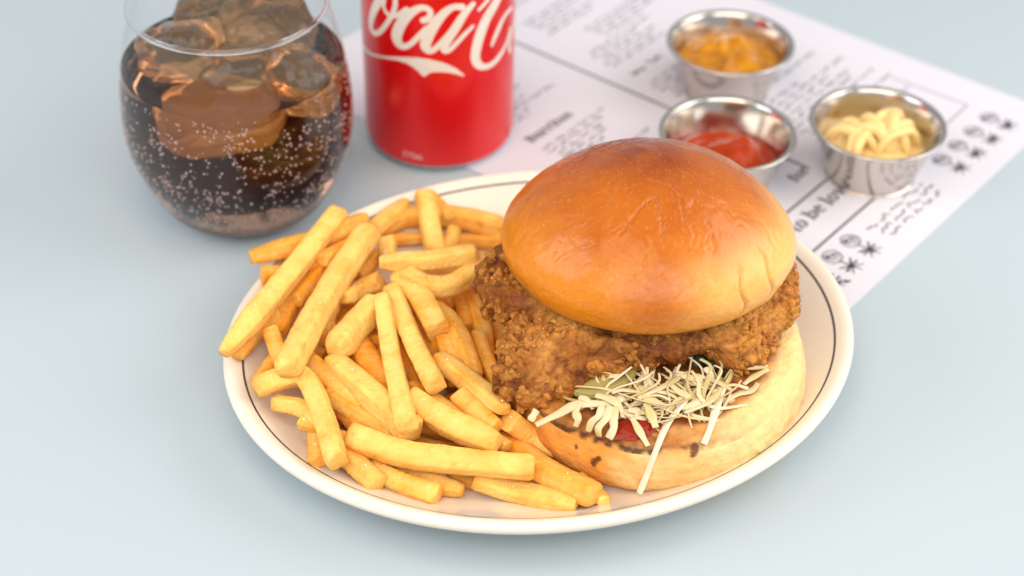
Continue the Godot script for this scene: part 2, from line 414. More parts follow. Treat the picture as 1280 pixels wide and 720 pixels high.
func smooth_profile(pts: Array, n: int) -> Array:
	var out := []
	for i in pts.size() - 1:
		var p0: Vector2 = pts[maxi(i - 1, 0)]
		var p1: Vector2 = pts[i]
		var p2: Vector2 = pts[i + 1]
		var p3: Vector2 = pts[mini(i + 2, pts.size() - 1)]
		for k in n:
			out.append(p1.cubic_interpolate(p2, p0, p3, float(k) / n))
	out.append(pts[-1])
	return out


func spline(pts: Array, n: int) -> PackedVector3Array:
	var c := Curve3D.new()
	for i in pts.size():
		var a: Vector3 = pts[maxi(i - 1, 0)]
		var b: Vector3 = pts[mini(i + 1, pts.size() - 1)]
		var t := (b - a) / 6.0
		c.add_point(pts[i], -t, t)
	c.bake_interval = 0.0008
	var span := c.get_baked_length()
	var out := PackedVector3Array()
	for i in n:
		out.append(c.sample_baked(span * i / (n - 1), true))
	return out


func sweep(path: PackedVector3Array, cross: Callable, seg: int, up := Vector3.UP) -> PackedVector3Array:
	# cross(t, angle) gives a Vector2 in the section's plane; both ends are closed
	var P := PackedVector3Array()
	var n := path.size()
	var side := Vector3.ZERO
	for i in n:
		var d := (path[mini(i + 1, n - 1)] - path[maxi(i - 1, 0)]).normalized()
		if side == Vector3.ZERO:
			side = d.cross(up).normalized()
		side = (side - d * side.dot(d)).normalized()
		var nor := side.cross(d)
		for j in seg:
			var q: Vector2 = cross.call(float(i) / (n - 1), TAU * j / seg)
			P.append(path[i] + side * q.x + nor * q.y)
	return P


func capped(rows: int, seg: int) -> PackedInt32Array:
	var I := grid(rows, seg, true)
	for j in range(1, seg - 1):
		I.append_array([0, j, j + 1])
		var b := (rows - 1) * seg
		I.append_array([b, b + j + 1, b + j])
	return I


func vec3s(flat: Array) -> Array:
	var out := []
	for k in range(0, flat.size(), 3):
		out.append(Vector3(flat[k], flat[k + 1], flat[k + 2]) * 0.001)
	return out


func bump01(x: float, c: float, w: float) -> float:
	return exp(-(x - c) * (x - c) / (w * w))


# ---------------------------------------------------------------- painting of flat print
func paint(im: Image, pts: Array, scale: float, off: Vector2, color: Color) -> void:
	# a brush stroke through [x, y, radius] in millimetres
	for k in pts.size() - 1:
		var a := Vector2(pts[k][0], pts[k][1]) * scale + off
		var b := Vector2(pts[k + 1][0], pts[k + 1][1]) * scale + off
		var ra: float = pts[k][2] * scale
		var rb: float = pts[k + 1][2] * scale
		var r := maxf(ra, rb) + 1.0
		var d := b - a
		var dd := maxf(d.length_squared(), 1e-6)
		for y in range(maxi(0, int(minf(a.y, b.y) - r)), mini(im.get_height() - 1, int(maxf(a.y, b.y) + r)) + 1):
			for x in range(maxi(0, int(minf(a.x, b.x) - r)), mini(im.get_width() - 1, int(maxf(a.x, b.x) + r)) + 1):
				var p := Vector2(x + 0.5, y + 0.5)
				var t := clampf((p - a).dot(d) / dd, 0.0, 1.0)
				var w := clampf(lerpf(ra, rb, t) - p.distance_to(a + d * t) + 0.5, 0.0, 1.0)
				if w > 0.0:
					im.set_pixel(x, y, im.get_pixel(x, y).lerp(color, w))


func thicken(flat: Array) -> Array:
	# Catmull-Rom through x, y, r triples, so that drawn letters run smoothly
	var src := []
	for k in range(0, flat.size(), 3):
		src.append(Vector3(flat[k], flat[k + 1], flat[k + 2]))
	var out := []
	for i in src.size() - 1:
		for k in 5:
			out.append(src[i].cubic_interpolate(src[i + 1], src[maxi(i - 1, 0)], src[mini(i + 2, src.size() - 1)], k / 5.0))
	out.append(src[-1])
	return out.map(func(v): return [v.x, v.y, v.z])


# ---------------------------------------------------------------- table and menu
func table() -> void:
	var b := BoxMesh.new()
	b.size = Vector3(2.4, 0.03, 1.8)
	tag(put("table_top", b, M.table, self, Vector3(0, -0.015, -0.2)), "pale blue table top under everything", "table", "", "structure")


func scribble(im: Image, k: float, s0: float, s1: float, t: float, h: float, ink: Color, rad := 0.28) -> void:
	# a row of print too small to read: short marks grouped in words
	var s := s0
	while s < s1:
		var w := rng.randf_range(4.0, 9.0) * h / 1.8
		var e := minf(s + w, s1)
		var pts := []
		while s < e:
			pts.append([s, t + rng.randf_range(-0.5, 0.5) * h, rad])
			s += rng.randf_range(0.3, 0.65) * h
		if pts.size() > 1:
			paint(im, pts, k, Vector2.ZERO, ink)
		s += h * 0.7


func doodle(im: Image, k: float, s: float, t: float) -> void:
	# a small pen drawing: a hatched head on crossed sticks
	var ink := Color(0.16, 0.14, 0.18)
	var ring := []
	for i in 25:
		var a := TAU * i / 24.0
		ring.append([s + 4.4 * cos(a) + rng.randf_range(-0.25, 0.25), t + 4.0 * sin(a) + rng.randf_range(-0.25, 0.25), 0.26])
	paint(im, ring, k, Vector2.ZERO, ink)
	for i in 9:
		var x := -3.4 + i * 0.85
		var y := 2.6 - 0.14 * x * x
		paint(im, [[s + x, t - y + rng.randf_range(-0.6, 0.6), 0.13], [s + x + 0.6, t + y + rng.randf_range(-0.6, 0.6), 0.13]], k, Vector2.ZERO, ink)
	paint(im, [[s - 1.9, t - 1.6, 1.0], [s - 1.3, t - 1.2, 0.9]], k, Vector2.ZERO, ink)
	paint(im, [[s + 1.5, t - 0.6, 0.6], [s + 1.8, t - 0.2, 0.5]], k, Vector2.ZERO, ink)
	for q in [[-4.6, 6.5, 4.4, 12.5], [4.2, 6.0, -4.0, 12.8], [-0.4, 4.0, 0.6, 14.0], [-4.8, 9.5, 5.0, 8.8]]:
		paint(im, [[s + q[0], t + q[1], 0.34], [s + (q[0] + q[2]) * 0.5 + rng.randf_range(-0.5, 0.5), t + (q[1] + q[3]) * 0.5, 0.5], [s + q[2], t + q[3], 0.2]], k, Vector2.ZERO, ink)
	for i in 6:
		var x := s - 3.4 + i * 1.3 + rng.randf_range(-0.3, 0.3)
		var y := t + rng.randf_range(7.0, 11.5)
		paint(im, [[x, y, 0.5], [x + rng.randf_range(-0.8, 0.8), y + rng.randf_range(0.4, 1.2), 0.25]], k, Vector2.ZERO, ink)


func menu() -> void:
	var k := 5.0
	var im := Image.create(1050, 1485, false, Image.FORMAT_RGB8)
	im.fill(Color(0.835, 0.825, 0.865))
	var ink := Color(0.11, 0.09, 0.12)
	var soft := Color(0.38, 0.34, 0.40)
	# rules
	paint(im, [[97, 4, 0.75], [97, 232, 0.75]], k, Vector2.ZERO, Color(0.36, 0.33, 0.36))
	paint(im, [[8, 243, 0.5], [104, 243, 0.5]], k, Vector2.ZERO, ink)
	paint(im, [[8, 266, 0.5], [104, 266, 0.5], [104, 243, 0.5]], k, Vector2.ZERO, ink)
	paint(im, [[188, 222, 0.3], [189.5, 261, 0.3], [150, 262, 0.3]], k, Vector2.ZERO, soft)
	paint(im, [[112, 232, 0.3], [186, 232, 0.3]], k, Vector2.ZERO, soft)
	# rows of small print, by column: start, end, first row, last row
	for q in [[14, 88, 60, 78, 2.0], [14, 80, 88, 112, 2.0], [30, 82, 134, 152, 1.9], [22, 90, 156, 164, 1.9], [20, 88, 176, 196, 2.0], [20, 80, 208, 234, 2.0], [110, 190, 20, 46, 2.0], [112, 168, 58, 76, 2.0], [128, 196, 84, 98, 1.9], [108, 160, 100, 118, 2.0], [106, 168, 138, 158, 2.0], [108, 190, 166, 184, 2.0], [118, 192, 190, 226, 2.2], [112, 180, 238, 256, 1.9]]:
		var t: float = q[2]
		while t <= q[3]:
			var from: float = q[0] + rng.randf_range(0, 5)
			scribble(im, k, from, from + (q[1] - q[0]) * rng.randf_range(0.45, 0.95), t, q[4], soft.lerp(ink, rng.randf_range(0.5, 1.0)))
			t += q[4] * 1.9
	for q in [[110, 138, 126], [108, 150, 13], [16, 60, 52], [30, 66, 168]]:
		scribble(im, k, q[0], q[1], q[2], 3.6, ink, 0.55)
	for t in [276.0, 280.5, 285.0]:
		scribble(im, k, 74 + (t - 276) * 0.4, 124 - absf(t - 280.5) * 0.9, t, 2.5, ink, 0.3)
	for s in [20.0, 34.0, 48.0, 62.5, 141.0, 156.0, 171.0, 186.0]:
		doodle(im, k, s, 274.0)
	for s in [26.0, 37.0]:
		paint(im, [[s, 287, 0.7], [s + 2.0, 288, 0.4]], k, Vector2.ZERO, ink)
	var m := mat(Color.WHITE, 0.62)
	m.albedo_texture = ImageTexture.create_from_image(im)
	m.texture_repeat = false
	# the sheet lies turned on the table: its rows run away to the upper right
	var across := Vector3(0.626, 0, -0.779)
	var down := Vector3(0.782, 0, 0.623)
	var corner := Vector3(0.2397, 0.0004, -0.1853) - across * 0.210 - down * 0.297
	var o := base("menu_sheet", corner, "white printed paper menu under the can and the three dip cups", "menu")
	var P := PackedVector3Array()
	var UV := PackedVector2Array()
	var I := PackedInt32Array()
	for j in 2:
		for i in 2:
			P.append(across * 0.210 * i + down * 0.297 * j)
			UV.append(Vector2(i, j))
	I.append_array([0, 1, 3, 0, 3, 2])
	var st := SurfaceTool.new()
	st.begin(Mesh.PRIMITIVE_TRIANGLES)
	for q in [0, 1, 3, 0, 3, 2]:
		st.set_uv(UV[q])
		st.set_normal(Vector3.UP)
		st.add_vertex(P[q])
	put("printed_face", st.commit(), m, o, Vector3(0, 0.0002, 0))
	var sheet := BoxMesh.new()
	sheet.size = Vector3(0.2099, 0.0003, 0.2969)
	var s := put("sheet", sheet, M.paper_edge, o, across * 0.105 + down * 0.1485 - Vector3(0, 0.0002, 0))
	s.basis = Basis(across, Vector3.UP, down)
	var font := SystemFont.new()
	font.font_names = PackedStringArray(["Droid Serif"])
	font.font_weight = 700
	for q in [["Burritos", 33.0, 129.0, 5.2], ["to be low but", 53.0, 257.0, 6.6], ["for", 84.0, 236.0, 5.5]]:
		var t := TextMesh.new()
		t.text = q[0]
		t.font = font
		t.font_size = 48
		t.pixel_size = q[3] * 0.001 / 34.0
		t.depth = 0.00004
		t.horizontal_alignment = HORIZONTAL_ALIGNMENT_LEFT
		t.vertical_alignment = VERTICAL_ALIGNMENT_BOTTOM
		var w := put("printed_heading", t, M.ink, o, across * q[1] * 0.001 + down * q[2] * 0.001 + Vector3(0, 0.0003, 0))
		w.basis = Basis(across, -down, Vector3.UP)


# ---------------------------------------------------------------- plate
func plate() -> void:
	var o := base("oval_plate", Vector3.ZERO, "cream white oval diner plate with a thin dark line inside its rim", "plate")
	o.rotation.y = PLATE_TURN
	var prof := smooth_profile([Vector2(0.0005, 0.0050), Vector2(0.040, 0.0050), Vector2(0.072, 0.0052), Vector2(0.082, 0.0060), Vector2(0.090, 0.0078), Vector2(0.098, 0.0112), Vector2(0.105, 0.0153), Vector2(0.1105, 0.0190), Vector2(0.1140, 0.0212), Vector2(0.1165, 0.0218), Vector2(0.1181, 0.0211), Vector2(0.1186, 0.0197), Vector2(0.1177, 0.0178), Vector2(0.1145, 0.0150), Vector2(0.1060, 0.0098), Vector2(0.0940, 0.0052), Vector2(0.0800, 0.0026), Vector2(0.0720, 0.0022), Vector2(0.0700, 0.0006), Vector2(0.0680, 0.0004), Vector2(0.0660, 0.0014), Vector2(0.0640, 0.0026), Vector2(0.0005, 0.0026)], 4)
	put("dish", lathe(prof, 160, OVAL), M.ceramic, o)
	var lp := []
	for q in [[0.1110, 0.01936], [0.1112, 0.01950], [0.1116, 0.01976], [0.1118, 0.01989]]:
		lp.append(Vector2(q[0], q[1] + 0.00006))
	var P := PackedVector3Array()
	for p in lp:
		for j in 240:
			var a := TAU * j / 240.0
			P.append(Vector3(cos(a) * p.x, p.y, sin(a) * p.x / OVAL))
	put("rim_line", pack(P, grid(4, 240, true)), M.line, o)


# ---------------------------------------------------------------- glass of cola
func cola_glass() -> void:
	var at := Vector3(-0.1250, 0.0, -0.1036)
	var o := base("tumbler", at, "clear stemless tumbler half full of cola and ice", "glass")
	var outer := [Vector2(0.0200, 0.0004), Vector2(0.0240, 0.0014), Vector2(0.0300, 0.0052), Vector2(0.0362, 0.0120), Vector2(0.0422, 0.0225), Vector2(0.0460, 0.0345), Vector2(0.0474, 0.0470), Vector2(0.0469, 0.0600), Vector2(0.0450, 0.0730), Vector2(0.0420, 0.0870), Vector2(0.0393, 0.0980)]
	put("wall", lathe(smooth_profile(outer, 6), 120), M.pane, o)
	var lip := []
	for j in 11:
		var a := TAU * j / 10.0
		lip.append(Vector2(0.0390 + 0.0010 * cos(a), 0.0980 + 0.0011 * sin(a)))
	put("lip", lathe(lip, 120), M.glass, o)
	var foot := smooth_profile([Vector2(0.0003, 0.0008), Vector2(0.0195, 0.0008), Vector2(0.0236, 0.0020), Vector2(0.0290, 0.0048), Vector2(0.0332, 0.0090), Vector2(0.0315, 0.0094), Vector2(0.0003, 0.0094)], 4)
	put("foot", lathe(foot, 80), M.foot, o)

	# the drink: a clear brown skin of liquid around an added opaque core that darkens it
	var c := base("cola", at, "dark fizzy cola with amber edges inside the tumbler", "drink")
	var inner := [Vector2(0.0003, 0.0098), Vector2(0.0230, 0.0098), Vector2(0.0315, 0.0101), Vector2(0.0356, 0.0130), Vector2(0.0413, 0.0228), Vector2(0.0451, 0.0346), Vector2(0.0465, 0.0470), Vector2(0.0460, 0.0600), Vector2(0.0446, 0.0700), Vector2(0.0443, 0.0722)]
	var body := smooth_profile(inner, 6)
	body.append(Vector2(0.0436, 0.0719))
	body.append(Vector2(0.0420, 0.0717))
	body.append(Vector2(0.0003, 0.0717))
	put("liquid", lathe(body, 120), M.liquid, c)
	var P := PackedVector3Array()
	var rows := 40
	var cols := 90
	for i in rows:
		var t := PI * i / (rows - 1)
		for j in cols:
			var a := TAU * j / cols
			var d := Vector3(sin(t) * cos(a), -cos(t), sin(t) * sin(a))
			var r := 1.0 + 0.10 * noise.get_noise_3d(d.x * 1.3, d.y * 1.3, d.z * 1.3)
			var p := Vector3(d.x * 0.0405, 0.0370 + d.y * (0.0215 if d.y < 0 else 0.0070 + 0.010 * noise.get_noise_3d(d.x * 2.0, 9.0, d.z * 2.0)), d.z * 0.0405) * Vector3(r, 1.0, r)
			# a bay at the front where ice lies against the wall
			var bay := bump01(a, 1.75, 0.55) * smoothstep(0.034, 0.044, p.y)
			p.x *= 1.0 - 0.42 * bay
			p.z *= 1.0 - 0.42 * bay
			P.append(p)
	put("added_dark_core", pack(P, grid(rows, cols, true)), M.core, c)
	# fizz on the inside of the wall
	var mm := MultiMesh.new()
	mm.transform_format = MultiMesh.TRANSFORM_3D
	var sp := SphereMesh.new()
	sp.radius = 1.0
	sp.height = 2.0
	sp.radial_segments = 8
	sp.rings = 5
	mm.mesh = sp
	var spots := []
	var tries := 0
	while spots.size() < 2600 and tries < 90000:
		tries += 1
		var a := rng.randf() * TAU
		var y := rng.randf_range(0.0112, 0.0705)
		var keep := 0.55 - 0.25 * smoothstep(0.03, 0.062, y) + 1.1 * noise.get_noise_3d(cos(a) * 3.2, y * 90.0, sin(a) * 3.2)
		if rng.randf() > keep:
			continue
		var r := 0.0
		for i in body.size() - 4:
			if body[i].y <= y and body[i + 1].y >= y:
				r = lerpf(body[i].x, body[i + 1].x, (y - body[i].y) / maxf(body[i + 1].y - body[i].y, 1e-6))
		spots.append(Transform3D(Basis.from_scale(Vector3.ONE * rng.randf_range(0.00016, 0.00056)), Vector3(cos(a) * (r + 0.0001), y, sin(a) * (r + 0.0001))))
	mm.instance_count = spots.size()
	for i in spots.size():
		mm.set_instance_transform(i, spots[i])
	var mi := MultiMeshInstance3D.new()
	mi.name = "bubbles"
	mi.multimesh = mm
	mi.material_override = M.bubble
	c.add_child(mi, true)
	tag(mi, "", "", "", "stuff")
	# ice
	var spec := [
		["ice cube under the surface nearest to the camera, tinted amber as if lit in the cola", Vector3(-0.002, 0.0600, 0.0230), Vector3(0.046, 0.022, 0.030), Vector3(0.15, 0.15, 0.1)],
		["broad ice cube standing highest at the back right of the tumbler", Vector3(0.012, 0.0760, -0.0150), Vector3(0.038, 0.026, 0.030), Vector3(0.3, 0.4, -0.1)],
		["ice cube leaning on the left wall of the tumbler", Vector3(-0.019, 0.0730, -0.0010), Vector3(0.033, 0.026, 0.030), Vector3(-0.25, -0.4, 0.3)],
		["ice cube against the right wall of the tumbler", Vector3(0.027, 0.0680, 0.0080), Vector3(0.025, 0.022, 0.028), Vector3(0.2, 0.9, -0.35)],
		["ice cube in the middle, its top just above the surface of the cola", Vector3(0.003, 0.0700, 0.0080), Vector3(0.028, 0.022, 0.024), Vector3(0.3, 0.2, 0.4)],
		["flat ice cube furthest back on the left, behind the leaning one", Vector3(-0.013, 0.0760, -0.0270), Vector3(0.028, 0.018, 0.018), Vector3(0.1, 0.3, 0.1)],
	]
	for q in spec:
		var cube := put("ice_cube", ice_mesh(q[2], rng.randi() % 1000, 2.7 if q[0].contains("under the surface") else 4.0), M.sunk_ice if q[0].contains("under the surface") else M.ice, self, at + q[1])
		cube.rotation = q[3]
		tag(cube, q[0], "ice cube", "ice cubes in the cola")


func ice_mesh(size: Vector3, s: int, square := 4.5) -> ArrayMesh:
	var P := PackedVector3Array()
	var rows := 22
	var cols := 40
	for i in rows:
		var t := PI * (i + 0.02) / (rows - 0.96)
		for j in cols:
			var a := TAU * j / cols
			var d := Vector3(sin(t) * cos(a), cos(t), sin(t) * sin(a))
			var n := pow(pow(absf(d.x), square) + pow(absf(d.y), square) + pow(absf(d.z), square), -1.0 / square)
			var p := d * n * (1.0 + 0.13 * noise.get_noise_3d(d.x * 1.5 + s, d.y * 1.5, d.z * 1.5))
			P.append(p * size * 0.5)
	return pack(P, grid(rows, cols, true))


# ---------------------------------------------------------------- can
func can() -> void:
	var o := base("drink_can", Vector3(-0.04534, 0.0006, -0.1605), "red soft drink can with white script lettering standing on the menu", "can")
	var k := 9.0
	var w := int(TAU * 33.0 * k)
	var h := int(97.0 * k)
	var im := Image.create(w, h, false, Image.FORMAT_RGB8)
	im.fill(Color(0.86, 0.035, 0.055))
	var white := Color(0.93, 0.90, 0.86)
	var mid := w / 2.0 / k
	# heights on the label run from 3 to 100 millimetres
	for s in LOGO:
		var pts := thicken(s).map(func(v): return [v[0] + mid, 100.0 - v[1], v[2]])
		paint(im, pts, k, Vector2.ZERO, white)
	var poly := PackedVector2Array()
	var lo := Vector2(1e9, 1e9)
	var hi := -lo
	for p in SWASH:
		var q := Vector2(p.x + mid, 100.0 - p.y) * k
		poly.append(q)
		lo = lo.min(q)
		hi = hi.max(q)
	for y in range(int(lo.y), int(hi.y) + 1):
		for x in range(int(lo.x), int(hi.x) + 1):
			var n := 0
			for s in [Vector2(0.25, 0.25), Vector2(0.75, 0.25), Vector2(0.25, 0.75), Vector2(0.75, 0.75)]:
				if Geometry2D.is_point_in_polygon(Vector2(x, y) + s, poly):
					n += 1
			if n:
				im.set_pixel(x, y, im.get_pixel(x, y).lerp(white, n / 4.0))
	# 375mL, in strokes on a unit box per letter
	var glyphs := {"3": [[0, 0, 1, 0, 0.45, 0.42, 1, 0.7, 0.6, 1, 0, 0.9]], "7": [[0, 0, 1, 0, 0.35, 1]], "5": [[1, 0, 0.1, 0, 0.05, 0.42, 0.7, 0.4, 1, 0.7, 0.6, 1, 0, 0.92]], "m": [[0, 1, 0, 0.4, 0.1, 0.45, 0.35, 0.38, 0.5, 0.5, 0.5, 1], [0.5, 0.5, 0.8, 0.38, 1, 0.5, 1, 1]], "L": [[0.1, 0, 0.1, 1, 0.9, 1]]}
	var sx := -15.2
	for ch in ["3", "7", "5", "m", "L"]:
		for g in glyphs[ch]:
			var pts := []
			for i in range(0, g.size(), 2):
				pts.append([mid + sx + g[i] * 1.35, 100.0 - 9.9 + g[i + 1] * 2.4, 0.24])
			paint(im, pts, k, Vector2.ZERO, Color(0.90, 0.72, 0.70))
		sx += 2.05
	var m := mat(Color.WHITE, 0.30, 0.15)
	m.albedo_texture = ImageTexture.create_from_image(im)
	m.clearcoat_enabled = true
	m.clearcoat = 0.4
	m.clearcoat_roughness = 0.12
	var P := PackedVector3Array()
	var UV := PackedVector2Array()
	var prof := [Vector2(0.0320, 0.0034), Vector2(0.0327, 0.0048), Vector2(0.0330, 0.0068), Vector2(0.0330, 0.030), Vector2(0.0330, 0.060), Vector2(0.0330, 0.0985), Vector2(0.0328, 0.1010)]
	var seg := 128
	for p in prof:
		for j in seg + 1:
			var a := TAU * (float(j) / seg - 0.5)
			P.append(Vector3(sin(a) * p.x, p.y, cos(a) * p.x))
			UV.append(Vector2(float(j) / seg, clampf((100.0 - p.y * 1000.0) / 97.0, 0.0, 1.0)))
	put("printed_body", pack(P, grid(prof.size(), seg + 1, false), PackedColorArray(), UV), m, o)
	put("base_rim", lathe(smooth_profile([Vector2(0.0003, 0.0090), Vector2(0.0180, 0.0040), Vector2(0.0235, 0.0012), Vector2(0.0250, 0.0), Vector2(0.0268, 0.0002), Vector2(0.0292, 0.0008), Vector2(0.0308, 0.0018), Vector2(0.0320, 0.0034)], 4), 96), M.silver, o)
	put("shoulder", lathe(smooth_profile([Vector2(0.0328, 0.1010), Vector2(0.0318, 0.1050), Vector2(0.0285, 0.1100), Vector2(0.0268, 0.1130), Vector2(0.0272, 0.1148), Vector2(0.0262, 0.1150), Vector2(0.0256, 0.1110), Vector2(0.0240, 0.1105), Vector2(0.0003, 0.1112)], 4), 96), M.silver, o)


# ---------------------------------------------------------------- dip cups
func ramekins() -> void:
	var prof := [Vector2(0.0003, 0.0002), Vector2(0.0180, 0.0002), Vector2(0.0190, 0.0008), Vector2(0.0197, 0.0024), Vector2(0.0232, 0.0130), Vector2(0.0266, 0.0228), Vector2(0.0280, 0.0246), Vector2(0.0291, 0.0252), Vector2(0.0295, 0.0258), Vector2(0.0291, 0.0264), Vector2(0.0280, 0.0261), Vector2(0.0264, 0.0246), Vector2(0.0224, 0.0130), Vector2(0.0190, 0.0026), Vector2(0.0182, 0.0014), Vector2(0.0003, 0.0012)]
	var mesh := lathe(smooth_profile(prof, 4), 96)
	var y := 0.0006
	var spots := [
		["steel dip cup of cream mayonnaise, nearest to the right edge of the menu", Vector3(0.14476, y, -0.13508)],
		["steel dip cup of orange brown mustard, furthest back on the menu", Vector3(0.08697, y, -0.20090)],
		["steel dip cup of red ketchup, partly hidden behind the burger's top bun", Vector3(0.07929, y, -0.12555)],
	]
	for q in spots:
		var o := put("dip_cup", mesh, M.steel, self, q[1])
		tag(o, q[0], "dip cup", "steel dip cups on the menu")
		o.rotation.y = rng.randf() * TAU
	# mustard
	var C := PackedColorArray()
	var blobs := []
	blobs.append([Vector2(0.0, 0.002), 0.013, 0.003])
	for i in 11:
		var a := rng.randf() * TAU
		blobs.append([Vector2(cos(a), sin(a)) * rng.randf_range(0.004, 0.0165), rng.randf_range(0.0032, 0.0062), rng.randf_range(0.0010, 0.0034)])
	tag(put("mustard", sauce(0.0236, 0.0176, blobs, C, 0), M.mustard, self, spots[1][1]), "lumpy orange brown mustard in the furthest dip cup", "sauce")
	var kb := [[Vector2(0.004, 0.003), 0.010, 0.0090], [Vector2(-0.008, 0.002), 0.006, 0.003], [Vector2(0.010, -0.004), 0.005, 0.003], [Vector2(0.002, 0.012), 0.005, 0.0026], [Vector2(0.011, 0.008), 0.0045, 0.003]]
	tag(put("ketchup", sauce(0.0222, 0.0134, kb, PackedColorArray(), 40), M.ketchup, self, spots[2][1]), "glossy red ketchup mound in the dip cup behind the bun", "sauce")
	# mayonnaise: piped ribbons on a low bed
	var my := base("mayonnaise", spots[0][1], "cream yellow mayonnaise piped in ribbons in the right dip cup", "sauce")
	put("bed", sauce(0.0227, 0.0142, [[Vector2(0, 0), 0.014, 0.004]], PackedColorArray(), 80), M.mayo, my)
	for i in 15:
		var a := rng.randf_range(-0.5, 0.5) + (0.9 if i % 2 else 2.2)
		var off := Vector3(rng.randf_range(-0.010, 0.010), 0, rng.randf_range(-0.008, 0.010))
		var d := Vector3(cos(a), 0, sin(a))
		var L := rng.randf_range(0.009, 0.013)
		var top := 0.0205 + 0.0003 * i
		var pts := [off - d * L + Vector3(0, 0.0150, 0), off - d * L * 0.5 + Vector3(0, top, 0), off + Vector3(rng.randf_range(-0.002, 0.002), top + 0.001, 0), off + d * L * 0.5 + Vector3(0, top, 0), off + d * L + Vector3(0, 0.0150, 0)]
		for q in pts.size():
			var flat := Vector2(pts[q].x, pts[q].z)
			if flat.length() > 0.0195:
				flat = flat.normalized() * 0.0195
				pts[q].x = flat.x
				pts[q].z = flat.y
		var path := spline(pts, 22)
		var r := rng.randf_range(0.0022, 0.0032)
		var S := sweep(path, func(t, ang): return Vector2(cos(ang), sin(ang)) * r * (0.35 + 0.65 * sqrt(maxf(0.0, sin(PI * clampf(t, 0.02, 0.98))))), 12)
		put("ribbon", pack(S, capped(22, 12)), M.mayo, my)


func sauce(radius: float, level: float, blobs: Array, C: PackedColorArray, s: int) -> ArrayMesh:
	var P := PackedVector3Array()
	var rows := 40
	var cols := 72
	for i in rows:
		for j in cols:
			var r := radius * i / (rows - 1)
			var a := TAU * j / cols
			var p := Vector2(cos(a), sin(a)) * r
			var hgt := level
			for b in blobs:
				hgt += b[2] * exp(-pow(p.distance_squared_to(b[0]) / (b[1] * b[1]), 1.4))
			hgt += 0.0006 * noise.get_noise_3d(p.x * 260 + s, p.y * 260, 3.0)
			hgt = lerpf(hgt, level - 0.001, smoothstep(0.9, 1.0, r / radius))
			P.append(Vector3(p.x, hgt, p.y))
			if s == 0:
				C.append(Color(0.42, 0.155, 0.006).lerp(Color(0.62, 0.26, 0.012), 0.5 + noise.get_noise_3d(p.x * 150, p.y * 150, 8.0)))
	for j in cols:
		var a := TAU * j / cols
		P.append(Vector3(cos(a) * radius * 0.80, level - 0.0065, sin(a) * radius * 0.80))
		if s == 0:
			C.append(Color(0.62, 0.27, 0.018))
	return pack(P, grid(rows + 1, cols, true), C)


# ---------------------------------------------------------------- burger
const BUN_AT := Vector3(0.0373, 0.0592, -0.0072)
const HEEL_AT := Vector3(0.0395, 0.0, 0.0165)


func burger() -> void:
	var o := base("chicken_burger", Vector3.ZERO, "fried chicken burger in a glossy round bun with slaw on the plate", "burger")
	bottom_bun(o)
	slaw(o)
	chicken(o)
	top_bun(o)


func heel_reach(a: float) -> float:
	var zr := 0.0595 if sin(a) > 0 else 0.052
	return 1.0 / sqrt(pow(cos(a) / 0.056, 2) + pow(sin(a) / zr, 2))


